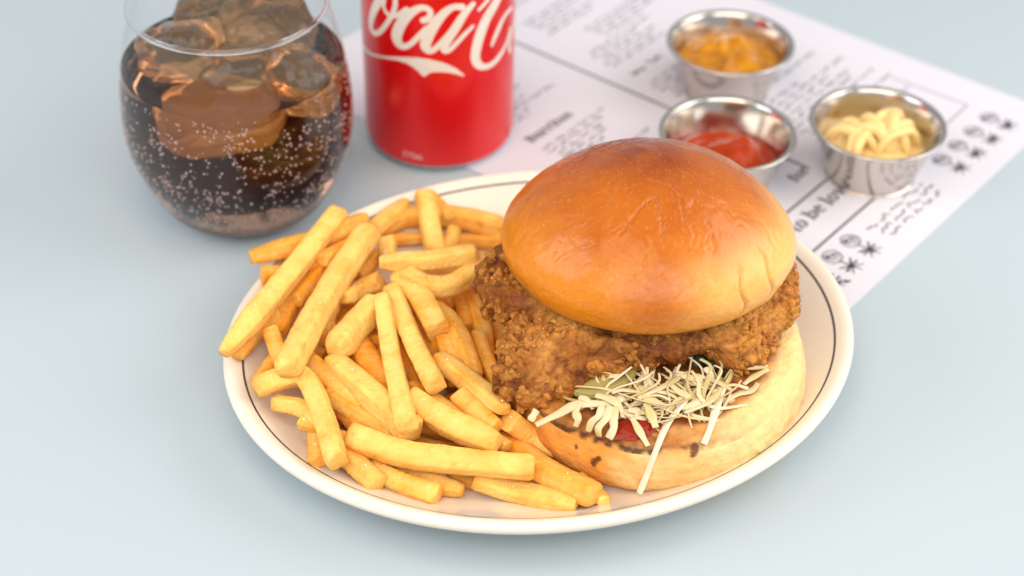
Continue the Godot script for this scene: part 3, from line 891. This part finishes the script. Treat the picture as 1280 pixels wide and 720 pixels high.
func bottom_bun(o: Node3D) -> void:
	var prof := smooth_profile([Vector2(0.02, 0.0054), Vector2(0.78, 0.0054), Vector2(0.86, 0.0058), Vector2(0.93, 0.0080), Vector2(0.98, 0.0120), Vector2(1.0, 0.0170), Vector2(0.990, 0.0222), Vector2(0.965, 0.0262), Vector2(0.930, 0.0286), Vector2(0.86, 0.0298), Vector2(0.6, 0.0300), Vector2(0.02, 0.0300)], 14)
	var seg := 640
	var P := PackedVector3Array()
	var C := PackedColorArray()
	for i in prof.size():
		var p: Vector2 = prof[i]
		for j in seg:
			var a := TAU * j / seg
			var r := heel_reach(a) * p.x
			var q := Vector3(cos(a) * r, p.y, sin(a) * r)
			var n := noise.get_noise_3d(q.x * 38, q.y * 38, q.z * 38)
			var n2 := noise.get_noise_3d(q.x * 190 + 40, q.y * 190, q.z * 190)
			var side := smoothstep(0.5, 0.95, p.x)
			var k := 1.0 + (0.020 * n + 0.004 * n2) * side
			# the torn, wrinkled skin on the right
			k += 0.006 * sin(a * 46.0 + 6.0 * n) * side * bump01(a, 0.75, 0.6) * bump01(p.y, 0.017, 0.008)
			q = Vector3(q.x * k, q.y + 0.0012 * n * smoothstep(0.008, 0.03, p.y), q.z * k)
			P.append(q)
			var gold := Color(0.70, 0.30, 0.055)
			var pale := Color(0.86, 0.60, 0.27)
			# the right flank swells up towards the chicken
			P[-1].y += 0.0055 * bump01(wrapf(a - 0.15, -PI, PI), 0.0, 0.75) * smoothstep(0.010, 0.028, p.y)
			var w := clampf(0.5 + 0.5 * cos(a - 0.45) + 0.35 * n, 0.0, 1.0)
			var c := gold.lerp(pale, smoothstep(0.45, 0.95, w))
			c = c.lerp(Color(0.80, 0.50, 0.18), smoothstep(0.013, 0.006, p.y) * 0.6)
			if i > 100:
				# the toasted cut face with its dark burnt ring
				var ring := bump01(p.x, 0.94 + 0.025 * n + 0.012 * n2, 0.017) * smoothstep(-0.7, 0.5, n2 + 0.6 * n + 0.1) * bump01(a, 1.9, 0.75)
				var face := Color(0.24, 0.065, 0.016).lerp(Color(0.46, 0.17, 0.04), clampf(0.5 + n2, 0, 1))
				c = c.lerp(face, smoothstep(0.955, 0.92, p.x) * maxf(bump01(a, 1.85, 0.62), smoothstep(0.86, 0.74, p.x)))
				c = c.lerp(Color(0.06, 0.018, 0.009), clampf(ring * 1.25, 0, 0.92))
			for sp in [[1.95, 0.0205, 0.022, 0.0016], [1.93, 0.0225, 0.016, 0.0011], [2.08, 0.0235, 0.011, 0.0009], [1.36, 0.0275, 0.03, 0.0018]]:
				var d := pow((a - sp[0]) / sp[2], 2) + pow((p.y - sp[1]) / sp[3], 2)
				if i < 120:
					c = c.lerp(Color(0.07, 0.02, 0.01), smoothstep(1.5, 0.3, d + 1.8 * n2) * 0.85)
			c *= 1.0 + 0.14 * n2
			C.append(c)
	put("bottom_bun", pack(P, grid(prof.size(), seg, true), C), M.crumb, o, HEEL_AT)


func ribbon_mesh(pts: Array, half: float, thick: float, col: Color, twist: float) -> ArrayMesh:
	var n := 20
	var path := spline(pts, n)
	var ph := rng.randf() * TAU
	var S := sweep(path, func(t, ang):
		var w := half * (0.74 + 0.26 * sin(PI * clampf(0.08 + 0.86 * t, 0, 1))) * (1.0 + 0.15 * sin(t * 9.0 + ph))
		var q := Vector2(cos(ang) * w, sin(ang) * thick)
		return q.rotated(twist * t + 0.3 * sin(ph)), 10)
	var C := PackedColorArray()
	for i in n:
		for j in 10:
			var t := float(i) / (n - 1)
			C.append(col.lerp(Color(0.84, 0.69, 0.48), 0.25 + 0.35 * sin(t * 4.0 + ph)))
	return pack(S, capped(n, 10), C)


func slaw(o: Node3D) -> void:
	var s := Node3D.new()
	s.name = "coleslaw"
	o.add_child(s, true)
	for q in SHREDS:
		var half: float = q[0] * 0.00122
		var col := Color(0.72, 0.58, 0.34).lerp(Color(0.58, 0.45, 0.16), rng.randf() * 0.7)
		if q[1]:
			col = Color(0.82, 0.74, 0.58)
		var m := put("cabbage_shred", ribbon_mesh(vec3s(q[2]), half, clampf(half * 0.38, 0.0004, 0.0007), col, rng.randf_range(-0.5, 0.5)), M.cabbage, s)
		if q[1]:
			tag(m, q[1])
	# the tangle between bun and chicken
	for i in 104:
		var col := Color(0.76, 0.58, 0.33).lerp(Color(0.50, 0.37, 0.15), rng.randf())
		var pts := []
		if i < 76:
			# strands that come out from under the chicken and droop over the bun
			var a := rng.randf_range(0.55, 2.25)
			var r0 := rng.randf_range(0.024, 0.034)
			var r1 := rng.randf_range(0.036, 0.0500)
			var sway := rng.randf_range(-0.55, 0.55)
			var high := rng.randf_range(0.0345, 0.0410)
			for k in 5:
				var t := k / 4.0
				var r := lerpf(r0, r1, t)
				var b := a + sway * t * t + 0.11 * sin(t * 5.5 + i)
				pts.append(HEEL_AT + Vector3(cos(b) * r, maxf(lerpf(high, 0.0306, pow(t, 1.6)) + 0.0008 * sin(t * 6.0 + i * 1.7), 0.0306), sin(b) * r))
		else:
			var a := rng.randf_range(0.6, 2.2) if i < 96 else rng.randf_range(0, TAU)
			var r := rng.randf_range(0.034, 0.043) if i < 96 else rng.randf_range(0.025, 0.036)
			var c := HEEL_AT + Vector3(cos(a) * r, rng.randf_range(0.0325, 0.0375), sin(a) * r)
			var d := Vector3(-sin(a), rng.randf_range(-0.15, 0.15), cos(a)).rotated(Vector3.UP, rng.randf_range(-0.5, 0.5))
			var n := Vector3(cos(a), 0, sin(a)) * rng.randf_range(-0.003, 0.005)
			var L := rng.randf_range(0.006, 0.012)
			pts = [c - d * L - Vector3(0, 0.0012, 0), c - d * L * 0.4 + n, c + d * L * 0.4 + n, c + d * L - Vector3(0, 0.0015, 0)]
			for k in 4:
				pts[k].y = maxf(pts[k].y, 0.0308)
		put("cabbage_shred", ribbon_mesh(pts, lerpf(0.0004, 0.0011, pow(rng.randf(), 1.6)), 0.00030, col, rng.randf_range(-1.2, 1.2)), M.cabbage, s)
	# a smear of red sauce on the toasted face, a slice of pickle, a dark green leaf
	var P := PackedVector3Array()
	var C := PackedColorArray()
	for i in 14:
		for j in 30:
			var a := TAU * j / 30
			var r := (i / 13.0) * (1.0 + 0.3 * noise.get_noise_3d(cos(a) * 2, sin(a) * 2, 4))
			P.append(Vector3(cos(a) * r * 0.0095, 0.0024 * (1.0 - pow(i / 13.0, 2.5)) + 0.0005 * noise.get_noise_3d(cos(a) * r * 4, sin(a) * r * 4, 9), sin(a) * r * 0.006))
	var sm := put("red_sauce", pack(P, grid(14, 30, true)), M.sauce, o, Vector3(0.0305, 0.0302, 0.0640))
	sm.rotation.y = 0.3
	var pk := lathe(smooth_profile([Vector2(0.0003, 0.0), Vector2(0.0130, 0.0), Vector2(0.0142, 0.0005), Vector2(0.0146, 0.0012), Vector2(0.0140, 0.0022), Vector2(0.0128, 0.0026), Vector2(0.0003, 0.0024)], 4), 48)
	var p1 := put("pickle_slice", pk, M.pickle, o, Vector3(0.0185, 0.0352, 0.0395))
	p1.rotation = Vector3(0.10, 0, 0.12)
	var lf := PackedVector3Array()
	for i in 26:
		for j in 12:
			var x := (i / 25.0 - 0.5) * 0.034
			var z := (j / 11.0 - 0.5) * 0.016
			lf.append(Vector3(x, 0.0014 * sin(x * 700.0) * (j / 11.0) + 0.0012 * noise.get_noise_3d(x * 120, z * 120, 1), z))
	var lm := M.leaf as StandardMaterial3D
	lm.cull_mode = BaseMaterial3D.CULL_DISABLED
	var l1 := put("green_leaf", pack(lf, grid(26, 12, false)), lm, o, Vector3(0.0500, 0.0398, 0.0290))
	l1.rotation = Vector3(0.35, -0.3, -0.05)


func ring_value(table_: Array, deg: float) -> float:
	# smooth value round a circle from [degrees, value] pairs in rising order
	var n := table_.size()
	for i in n:
		var a: float = table_[i][0]
		var b: float = table_[(i + 1) % n][0] + (360.0 if i == n - 1 else 0.0)
		var d := deg
		if d < table_[0][0]:
			d += 360.0
		if d >= a and d <= b:
			var t := smoothstep(0.0, 1.0, (d - a) / maxf(b - a, 1e-3))
			return lerpf(table_[i][1], table_[(i + 1) % n][1], t)
	return table_[0][1]


func chicken(o: Node3D) -> void:
	var reach := [[-178, 59.0], [-165, 57.0], [-150, 49.0], [-120, 45.0], [-90, 44.0], [-60, 47.0], [-35, 52.0], [-12, 55.0], [8, 54.0], [24, 50.5], [36, 50.0], [47, 47.5], [54, 37.5], [66, 34.5], [81, 34.5], [97, 37.0], [110, 41.0], [124, 53.0], [133, 63.0], [141, 65.0], [149, 58.0], [156, 54.0], [163, 50.0], [170, 55.5]]
	var rim := [[-178, 43.5], [-165, 46.0], [-120, 45.0], [-60, 45.0], [-12, 46.5], [8, 45.5], [24, 41.0], [38, 38.5], [47, 38.0], [56, 43.0], [81, 42.5], [97, 40.5], [110, 38.5], [124, 34.0], [133, 31.5], [141, 33.5], [150, 38.0], [163, 42.0]]
	var cols := 640
	var rows := 170
	var at := Vector3(0.036, 0.0, 0.006)
	var P := PackedVector3Array()
	for i in rows:
		var t := lerpf(-PI / 2, PI / 2, i / (rows - 1.0))
		for j in cols:
			var a := TAU * j / cols
			var deg := rad_to_deg(a)
			if deg > 180.0:
				deg -= 360.0
			var R := ring_value(reach, deg) * 0.001
			var cr := pow(absf(cos(t)), 0.55)
			var r := R * cr
			var yc := lerpf(0.0445, ring_value(rim, deg) * 0.001, smoothstep(0.45, 1.0, cr))
			var hh := 0.0072 * (1.0 if t > 0 else 0.85)
			P.append(at + Vector3(cos(a) * r, yc + hh * signf(sin(t)) * pow(absf(sin(t)), 0.85), sin(a) * r))
	var I := grid(rows, cols, true)
	var smooth_ := pack(P, I)
	var N: PackedVector3Array = smooth_.surface_get_arrays(0)[Mesh.ARRAY_NORMAL]
	var C := PackedColorArray()
	var Q := PackedVector3Array()
	for k in P.size():
		var p := P[k] * 1000.0
		var w := Vector3(noise.get_noise_3d(p.x * 0.06, p.y * 0.06, p.z * 0.06), noise.get_noise_3d(p.x * 0.06 + 50, p.y * 0.06, p.z * 0.06), noise.get_noise_3d(p.x * 0.06, p.y * 0.06 + 50, p.z * 0.06)) * 4.0
		var q := p + w
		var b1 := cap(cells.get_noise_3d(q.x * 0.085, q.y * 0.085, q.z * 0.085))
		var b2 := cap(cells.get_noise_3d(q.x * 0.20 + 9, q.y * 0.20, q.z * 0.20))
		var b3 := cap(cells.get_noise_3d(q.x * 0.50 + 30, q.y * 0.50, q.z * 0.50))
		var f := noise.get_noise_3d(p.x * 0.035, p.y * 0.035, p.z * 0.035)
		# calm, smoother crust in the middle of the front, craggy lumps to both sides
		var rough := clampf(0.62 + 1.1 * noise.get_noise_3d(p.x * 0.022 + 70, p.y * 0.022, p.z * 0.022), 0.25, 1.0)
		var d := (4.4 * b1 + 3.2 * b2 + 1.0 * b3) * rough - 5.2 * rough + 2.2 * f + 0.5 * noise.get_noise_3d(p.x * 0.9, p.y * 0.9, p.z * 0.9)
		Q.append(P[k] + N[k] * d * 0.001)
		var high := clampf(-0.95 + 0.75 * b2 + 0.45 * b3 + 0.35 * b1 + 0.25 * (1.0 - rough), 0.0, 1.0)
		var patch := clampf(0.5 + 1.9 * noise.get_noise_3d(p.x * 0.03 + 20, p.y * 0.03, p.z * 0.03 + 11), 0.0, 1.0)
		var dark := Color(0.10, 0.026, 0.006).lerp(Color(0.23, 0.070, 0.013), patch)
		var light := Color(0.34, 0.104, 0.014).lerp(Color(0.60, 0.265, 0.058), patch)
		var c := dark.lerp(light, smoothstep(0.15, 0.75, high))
		# the left end was fried darker; the shade on it is painted in too
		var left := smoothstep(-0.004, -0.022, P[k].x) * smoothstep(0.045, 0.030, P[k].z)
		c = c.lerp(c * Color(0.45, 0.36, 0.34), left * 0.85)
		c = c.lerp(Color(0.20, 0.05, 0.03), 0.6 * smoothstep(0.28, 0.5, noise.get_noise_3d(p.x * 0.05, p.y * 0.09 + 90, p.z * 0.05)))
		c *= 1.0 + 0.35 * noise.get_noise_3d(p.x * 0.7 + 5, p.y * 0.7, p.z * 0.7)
		C.append(c)
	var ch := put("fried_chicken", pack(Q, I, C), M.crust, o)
	# clumps of batter that stand out of it, thick at both ends
	var BP := PackedVector3Array()
	var BI := PackedInt32Array()
	var BC := PackedColorArray()
	var made := 0
	while made < 1500:
		var k := rng.randi_range(cols * 25, P.size() - cols * 15)
		var p := P[k] * 1000.0
		var thick := noise.get_noise_3d(p.x * 0.06 + 7, p.y * 0.06, p.z * 0.06) + 0.35 * smoothstep(6.0, -14.0, p.x) + 0.25 * smoothstep(66.0, 76.0, p.x)
		if thick < rng.randf_range(-0.05, 0.55):
			continue
		made += 1
		var s := lerpf(0.0006, 0.0023, pow(rng.randf(), 2.2))
		var turn := Basis.from_euler(Vector3(rng.randf(), rng.randf(), rng.randf()) * TAU) * Basis.from_scale(Vector3(rng.randf_range(0.8, 1.5), rng.randf_range(0.6, 1.0), 1.0))
		var first := BP.size()
		var tint := rng.randf_range(0.0, 0.35)
		for i in 11:
			var t := PI * (i + 0.03) / 10.06
			for j in 14:
				var a := TAU * j / 14
				var d := turn * Vector3(sin(t) * cos(a), cos(t), sin(t) * sin(a))
				var q := (Q[k] - N[k] * s * 0.25 + d * s) * 1000.0
				var bulge := cap(cells.get_noise_3d(q.x * 0.7, q.y * 0.7, q.z * 0.7))
				q += d * s * 1000.0 * (0.9 * (bulge - 0.75) + 0.9 * noise.get_noise_3d(q.x * 0.30, q.y * 0.30, q.z * 0.30) + 0.3 * noise.get_noise_3d(q.x * 1.1, q.y * 1.1, q.z * 1.1))
				BP.append(q * 0.001)
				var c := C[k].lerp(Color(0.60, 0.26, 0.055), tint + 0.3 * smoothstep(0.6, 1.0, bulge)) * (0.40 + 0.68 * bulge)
				BC.append(c)
		for ix in grid(11, 14, true):
			BI.append(first + ix)
	var clumps := put("crust_clumps", pack(BP, BI, BC), M.crust, ch)
	tag(clumps, "", "", "", "stuff")


func cap(n: float) -> float:
	# a round swelling with sharp creases between neighbours
	var d := clampf(1.0 + n, 0.0, 1.0)
	return sqrt(1.0 - d * d)


func seg_dist(p: Vector2, a: Vector2, b: Vector2) -> float:
	var d := b - a
	return p.distance_to(a + d * clampf((p - a).dot(d) / d.length_squared(), 0.0, 1.0))


func top_bun(o: Node3D) -> void:
	var a_ := 0.0530
	var prof := []
	for i in 120:
		var t := PI / 2 * (1.0 - i / 119.0)
		prof.append(Vector2(a_ * pow(cos(t), 1.22), 0.0335 * pow(sin(t), 1.25)))
	for i in range(1, 40):
		var t := PI / 2 * i / 39.0
		prof.append(Vector2(lerpf(0.0428, a_, cos(t)), -0.0128 * sin(t)))
	for i in range(1, 8):
		prof.append(Vector2(0.0428 - 0.0423 * i / 7.0, -0.0128 + 0.001 * minf(i, 3) / 3.0))
	var seg := 420
	# fine cracks and wrinkles of the skin, in millimetres seen from above
	var cracks := [
		[[-8.9, 32.5], [-5.4, 25.5], [-0.1, 22.4], [1.9, 28.2], [2.2, 34.4]],
		[[-0.9, 14.8], [5.7, 16.8], [9.6, 22.4], [10.3, 30.1]],
		[[-11.9, 34.0], [-7.1, 27.5]],
		[[-18.5, -9.4], [-10.3, -15.1], [-3.3, -22.9], [3.7, -26.4]],
		[[-25.1, -4.2], [-21.5, -13.9], [-18.0, -23.2]],
		[[-17.4, -9.2], [-9.0, 1.9], [-6.4, 5.8]],
		[[-15.2, 13.1], [-16.0, 21.8]],
		[[-20.0, -14.0], [-12.0, -22.0], [-2.0, -29.0]],
	]
	var P := PackedVector3Array()
	var C := PackedColorArray()
	for i in prof.size():
		var p: Vector2 = prof[i]
		for j in seg:
			var a := TAU * j / seg
			var q := Vector3(cos(a) * p.x, p.y, sin(a) * p.x)
			var mm := q * 1000.0
			var n := noise.get_noise_3d(mm.x * 0.018, mm.y * 0.018, mm.z * 0.018)
			var n1 := noise.get_noise_3d(mm.x * 0.07 + 30, mm.y * 0.07, mm.z * 0.07)
			var n2 := noise.get_noise_3d(mm.x * 0.45, mm.y * 0.45, mm.z * 0.45)
			var d := 0.9 * n + 0.30 * n1
			var ridge := 1.0 - absf(noise.get_noise_3d(mm.x * 0.055 + 3.0, mm.y * 0.055, mm.z * 0.055 + 17.0)) * 2.2
			d -= 0.28 * pow(maxf(ridge, 0.0), 14.0) * smoothstep(2.0, 14.0, mm.y)
			var crack := 0.0
			if i < 120:
				var flat := Vector2(mm.x + 1.3 * n1 + 0.5 * n2, mm.z + 1.3 * noise.get_noise_3d(mm.x * 0.09, mm.z * 0.09, 60) + 0.5 * n2)
				for cr in cracks:
					for k in cr.size() - 1:
						var e := seg_dist(flat, Vector2(cr[k][0], cr[k][1]), Vector2(cr[k + 1][0], cr[k + 1][1]))
						crack = maxf(crack, exp(-e * e / 0.14))
						d += 0.05 * exp(-pow(e - 1.4, 2.0) / 0.8)
				d -= 0.70 * crack
			# two deep creases down the right front side
			var crease := 0.0
			for g in [[0.945, 0.022, -11.0, 13.0], [0.665, 0.024, -8.0, 15.5]]:
				var e: float = (a - g[0] - 0.02 * sin(mm.y * 0.45)) / g[1]
				var along := smoothstep(g[2] - 6.0, g[2], mm.y) * smoothstep(g[3], g[3] - 8.0, mm.y)
				crease = maxf(crease, exp(-e * e * 3.5) * along)
				d += 0.18 * along * exp(-pow(absf(e) - 1.8, 2.0))
			d -= 1.1 * crease
			var nor := Vector3(q.x / (a_ * a_), q.y / (0.030 * 0.030), q.z / (a_ * a_)).normalized()
			P.append(q + nor * d * 0.001)
			# baked colour: brown glaze on top with a tongue down the front, gold sides, pale to the right
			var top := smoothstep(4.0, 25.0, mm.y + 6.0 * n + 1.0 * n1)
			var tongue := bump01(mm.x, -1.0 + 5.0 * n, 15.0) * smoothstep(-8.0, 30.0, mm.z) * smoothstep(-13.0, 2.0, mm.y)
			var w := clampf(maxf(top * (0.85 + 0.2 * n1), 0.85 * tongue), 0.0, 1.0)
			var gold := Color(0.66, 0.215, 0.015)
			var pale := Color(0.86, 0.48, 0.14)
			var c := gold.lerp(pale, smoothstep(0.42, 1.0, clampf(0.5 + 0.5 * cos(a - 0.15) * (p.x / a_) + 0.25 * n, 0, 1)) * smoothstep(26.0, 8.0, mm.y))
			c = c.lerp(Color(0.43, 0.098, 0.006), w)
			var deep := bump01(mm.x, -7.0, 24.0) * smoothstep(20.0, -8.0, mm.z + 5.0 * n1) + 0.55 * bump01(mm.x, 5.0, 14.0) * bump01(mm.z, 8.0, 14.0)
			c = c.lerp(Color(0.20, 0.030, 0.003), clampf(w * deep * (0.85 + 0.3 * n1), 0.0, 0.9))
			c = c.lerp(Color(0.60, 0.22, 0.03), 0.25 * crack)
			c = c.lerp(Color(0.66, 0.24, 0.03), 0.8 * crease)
			# pale pin-prick blisters and grain
			var fleck := smoothstep(0.42, 0.56, noise.get_noise_3d(mm.x * 0.75 + 11, mm.y * 0.75, mm.z * 0.75 + 5))
			c = c.lerp(Color(0.80, 0.45, 0.15), 0.22 * fleck)
			c *= 1.0 + 0.10 * n2
			# the griddled lower edge
			c = c.lerp(Color(0.10, 0.032, 0.02), smoothstep(-8.8 + 1.5 * n1, -11.0, mm.y) if i >= 120 else 0.0)
			C.append(c)
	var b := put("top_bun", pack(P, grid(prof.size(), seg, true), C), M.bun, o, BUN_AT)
	b.rotation = Vector3(-0.10, 0, 0.013)


# ---------------------------------------------------------------- fries
func fry_mesh(pts: Array, r: float, tone: float, s: int) -> ArrayMesh:
	var rows := 48
	var seg := 24
	var path := spline(pts, rows)
	var turn := rng.randf_range(-0.5, 0.5)
	var flat := rng.randf_range(0.80, 0.98)
	var e0 := rng.randf_range(0.78, 0.96)
	var e1 := rng.randf_range(0.78, 0.96)
	var z0 := rng.randf_range(0.015, 0.04)
	var z1 := rng.randf_range(0.015, 0.04)
	if s % 4 == 0:
		z1 = rng.randf_range(0.15, 0.38)
		e1 = rng.randf_range(0.40, 0.62)
	if s % 7 == 3:
		z0 = rng.randf_range(0.12, 0.3)
		e0 = rng.randf_range(0.5, 0.7)
	var w0 := rng.randf_range(0.90, 1.10)
	var S := sweep(path, func(t, ang):
		var c := cos(ang)
		var n := sin(ang)
		var k := pow(pow(absf(c), 6.5) + pow(absf(n), 6.5), -1.0 / 6.5)
		var end := 1.0
		if t < z0:
			end = lerpf(e0, 1.0, pow(t / z0, 0.6))
		if t > 1.0 - z1:
			end = lerpf(e1, 1.0, pow((1.0 - t) / z1, 0.6))
		end *= lerpf(w0, 2.0 - w0, t)
		var wob := 1.0 + 0.035 * noise.get_noise_3d(t * 30.0 + s, c * 3.0, n * 3.0) + 0.05 * noise.get_noise_3d(t * 3.0 + s * 7.1, 0.4 * c, 0.4 * n) + 0.05 * noise.get_noise_3d(t * 12.0 + s, c * 1.5, n * 1.5)
		return Vector2(c, n * flat).rotated(turn) * (r * 0.93 * k * end * wob), seg)
	var C := PackedColorArray()
	for i in rows:
		var t := i / (rows - 1.0)
		for j in seg:
			var p := S[i * seg + j] * 1000.0
			var n := noise.get_noise_3d(p.x * 0.09 + s, p.y * 0.09, p.z * 0.09)
			var n2 := noise.get_noise_3d(p.x * 0.5, p.y * 0.5 + s, p.z * 0.5)
			var edge := pow(absf(cos(2.0 * (TAU * j / seg) + PI)), 3.0)
			var c := Color(0.92, 0.575, 0.155).lerp(Color(0.82, 0.285, 0.012), clampf(0.05 + tone * 1.05 + 0.6 * n, 0.0, 1.0))  # tone also paints in the heap's shade: lower fries get deeper orange
			c = c.lerp(Color(0.92, 0.66, 0.24), 0.35 * edge)
			var tip := maxf(smoothstep(0.10, 0.0, t), smoothstep(0.90, 1.0, t))
			c = c.lerp(Color(0.70, 0.27, 0.03), tip * (0.25 + 0.5 * n))
			# browned blisters and toasted edges
			c = c.lerp(Color(0.52, 0.17, 0.02), 0.40 * smoothstep(0.42, 0.62, noise.get_noise_3d(p.x * 0.22 + s * 3.0, p.y * 0.22, p.z * 0.22)))
			c *= 1.0 + 0.14 * n2
			C.append(c)
	return pack(S, capped(rows, seg), C)


func fries() -> void:
	var salt := []
	for k in FRIES.size():
		var f: Array = FRIES[k]
		var pts := vec3s(f[2])
		var mid: Vector3 = pts[pts.size() / 2]
		var local := pts.map(func(p): return p - mid)
		if pts.size() == 3:
			var d: Vector3 = (pts[2] - pts[0]).normalized()
			local[1] += d.cross(Vector3.UP) * rng.randf_range(-1.0, 1.0) * pts[0].distance_to(pts[2]) * 0.035
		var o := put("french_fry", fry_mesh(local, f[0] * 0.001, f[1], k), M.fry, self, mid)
		tag(o, f[3], "french fry", "fries heaped on the plate")
		if k > 32:
			for i in rng.randi_range(1, 4):
				var j: int = rng.randi_range(0, pts.size() - 2)
				salt.append(pts[j].lerp(pts[j + 1], rng.randf()) + Vector3(rng.randf_range(-0.4, 0.4), 0.92, rng.randf_range(0.0, 0.35)) * f[0] * 0.001)
	# fries at the bottom of the heap, seen only as slivers in the gaps
	for q in [[-64, 9.5, -22, 30, 0.3], [-70, 9.5, 4, 26, 1.3], [-48, 9.5, 16, 30, 2.4], [-60, 15, 22, 30, 0.9], [-40, 9.5, 34, 28, 2.7], [-78, 9.5, -8, 26, 0.8], [-52, 14, -6, 30, 1.9], [-36, 9.5, -4, 26, 1.4], [-60, 17, 4, 30, 0.1], [-46, 9.5, -30, 26, 0.2], [-66, 9.8, 26, 26, 2.2]]:
		var d: Vector3 = Vector3(cos(q[4]), 0, sin(q[4])) * q[3] * 0.001
		var o := put("french_fry", fry_mesh([-d, Vector3(0, rng.randf_range(-0.001, 0.001), 0), d], 0.0040, 0.85, rng.randi() % 500), M.fry, self, Vector3(q[0], q[1], q[2]) * 0.001)
		tag(o, "orange fry at the bottom of the heap, only slivers of it in sight", "french fry", "fries heaped on the plate")
	var mm := MultiMesh.new()
	mm.transform_format = MultiMesh.TRANSFORM_3D
	var b := BoxMesh.new()
	b.size = Vector3.ONE
	mm.mesh = b
	mm.instance_count = salt.size()
	for i in salt.size():
		mm.set_instance_transform(i, Transform3D(Basis.from_euler(Vector3(rng.randf(), rng.randf(), rng.randf()) * TAU).scaled(Vector3.ONE * rng.randf_range(0.00022, 0.0005)), salt[i]))
	var mi := MultiMeshInstance3D.new()
	mi.name = "salt_grains"
	mi.multimesh = mm
	mi.material_override = M.salt
	add_child(mi, true)
	tag(mi, "grains of salt scattered over the fries", "salt", "", "stuff")


func crumbs() -> void:
	# bits of batter and potato that fell on the plate
	var mm := MultiMesh.new()
	mm.transform_format = MultiMesh.TRANSFORM_3D
	mm.use_colors = true
	var b := SphereMesh.new()
	b.radius = 1.0
	b.height = 1.6
	b.radial_segments = 7
	b.rings = 4
	mm.mesh = b
	var n := 46
	mm.instance_count = n
	for i in n:
		# most lie on the near side between the fries and the burger, some on the rim's slope
		var a := rng.randf_range(0.7, 2.7) if i < 34 else rng.randf_range(-0.9, 0.7)
		var r := rng.randf_range(0.070, 0.098)
		var y := 0.0053 + 0.0070 * pow(smoothstep(0.078, 0.100, r), 1.3)
		var p := Vector3(cos(a) * r, y, sin(a) * r / OVAL).rotated(Vector3.UP, PLATE_TURN)
		var s := rng.randf_range(0.00022, 0.00065)
		mm.set_instance_transform(i, Transform3D(Basis.from_euler(Vector3(rng.randf(), rng.randf(), rng.randf()) * TAU) * Basis.from_scale(Vector3(s, s * 0.7, s * 1.3)), p))
		mm.set_instance_color(i, Color(0.55, 0.24, 0.05).lerp(Color(0.80, 0.55, 0.20), rng.randf()))
	var mi := MultiMeshInstance3D.new()
	mi.name = "crumbs"
	mi.multimesh = mm
	mi.material_override = M.loose
	add_child(mi, true)
	tag(mi, "small golden crumbs of crust scattered over the plate's glaze", "crumbs", "", "stuff")
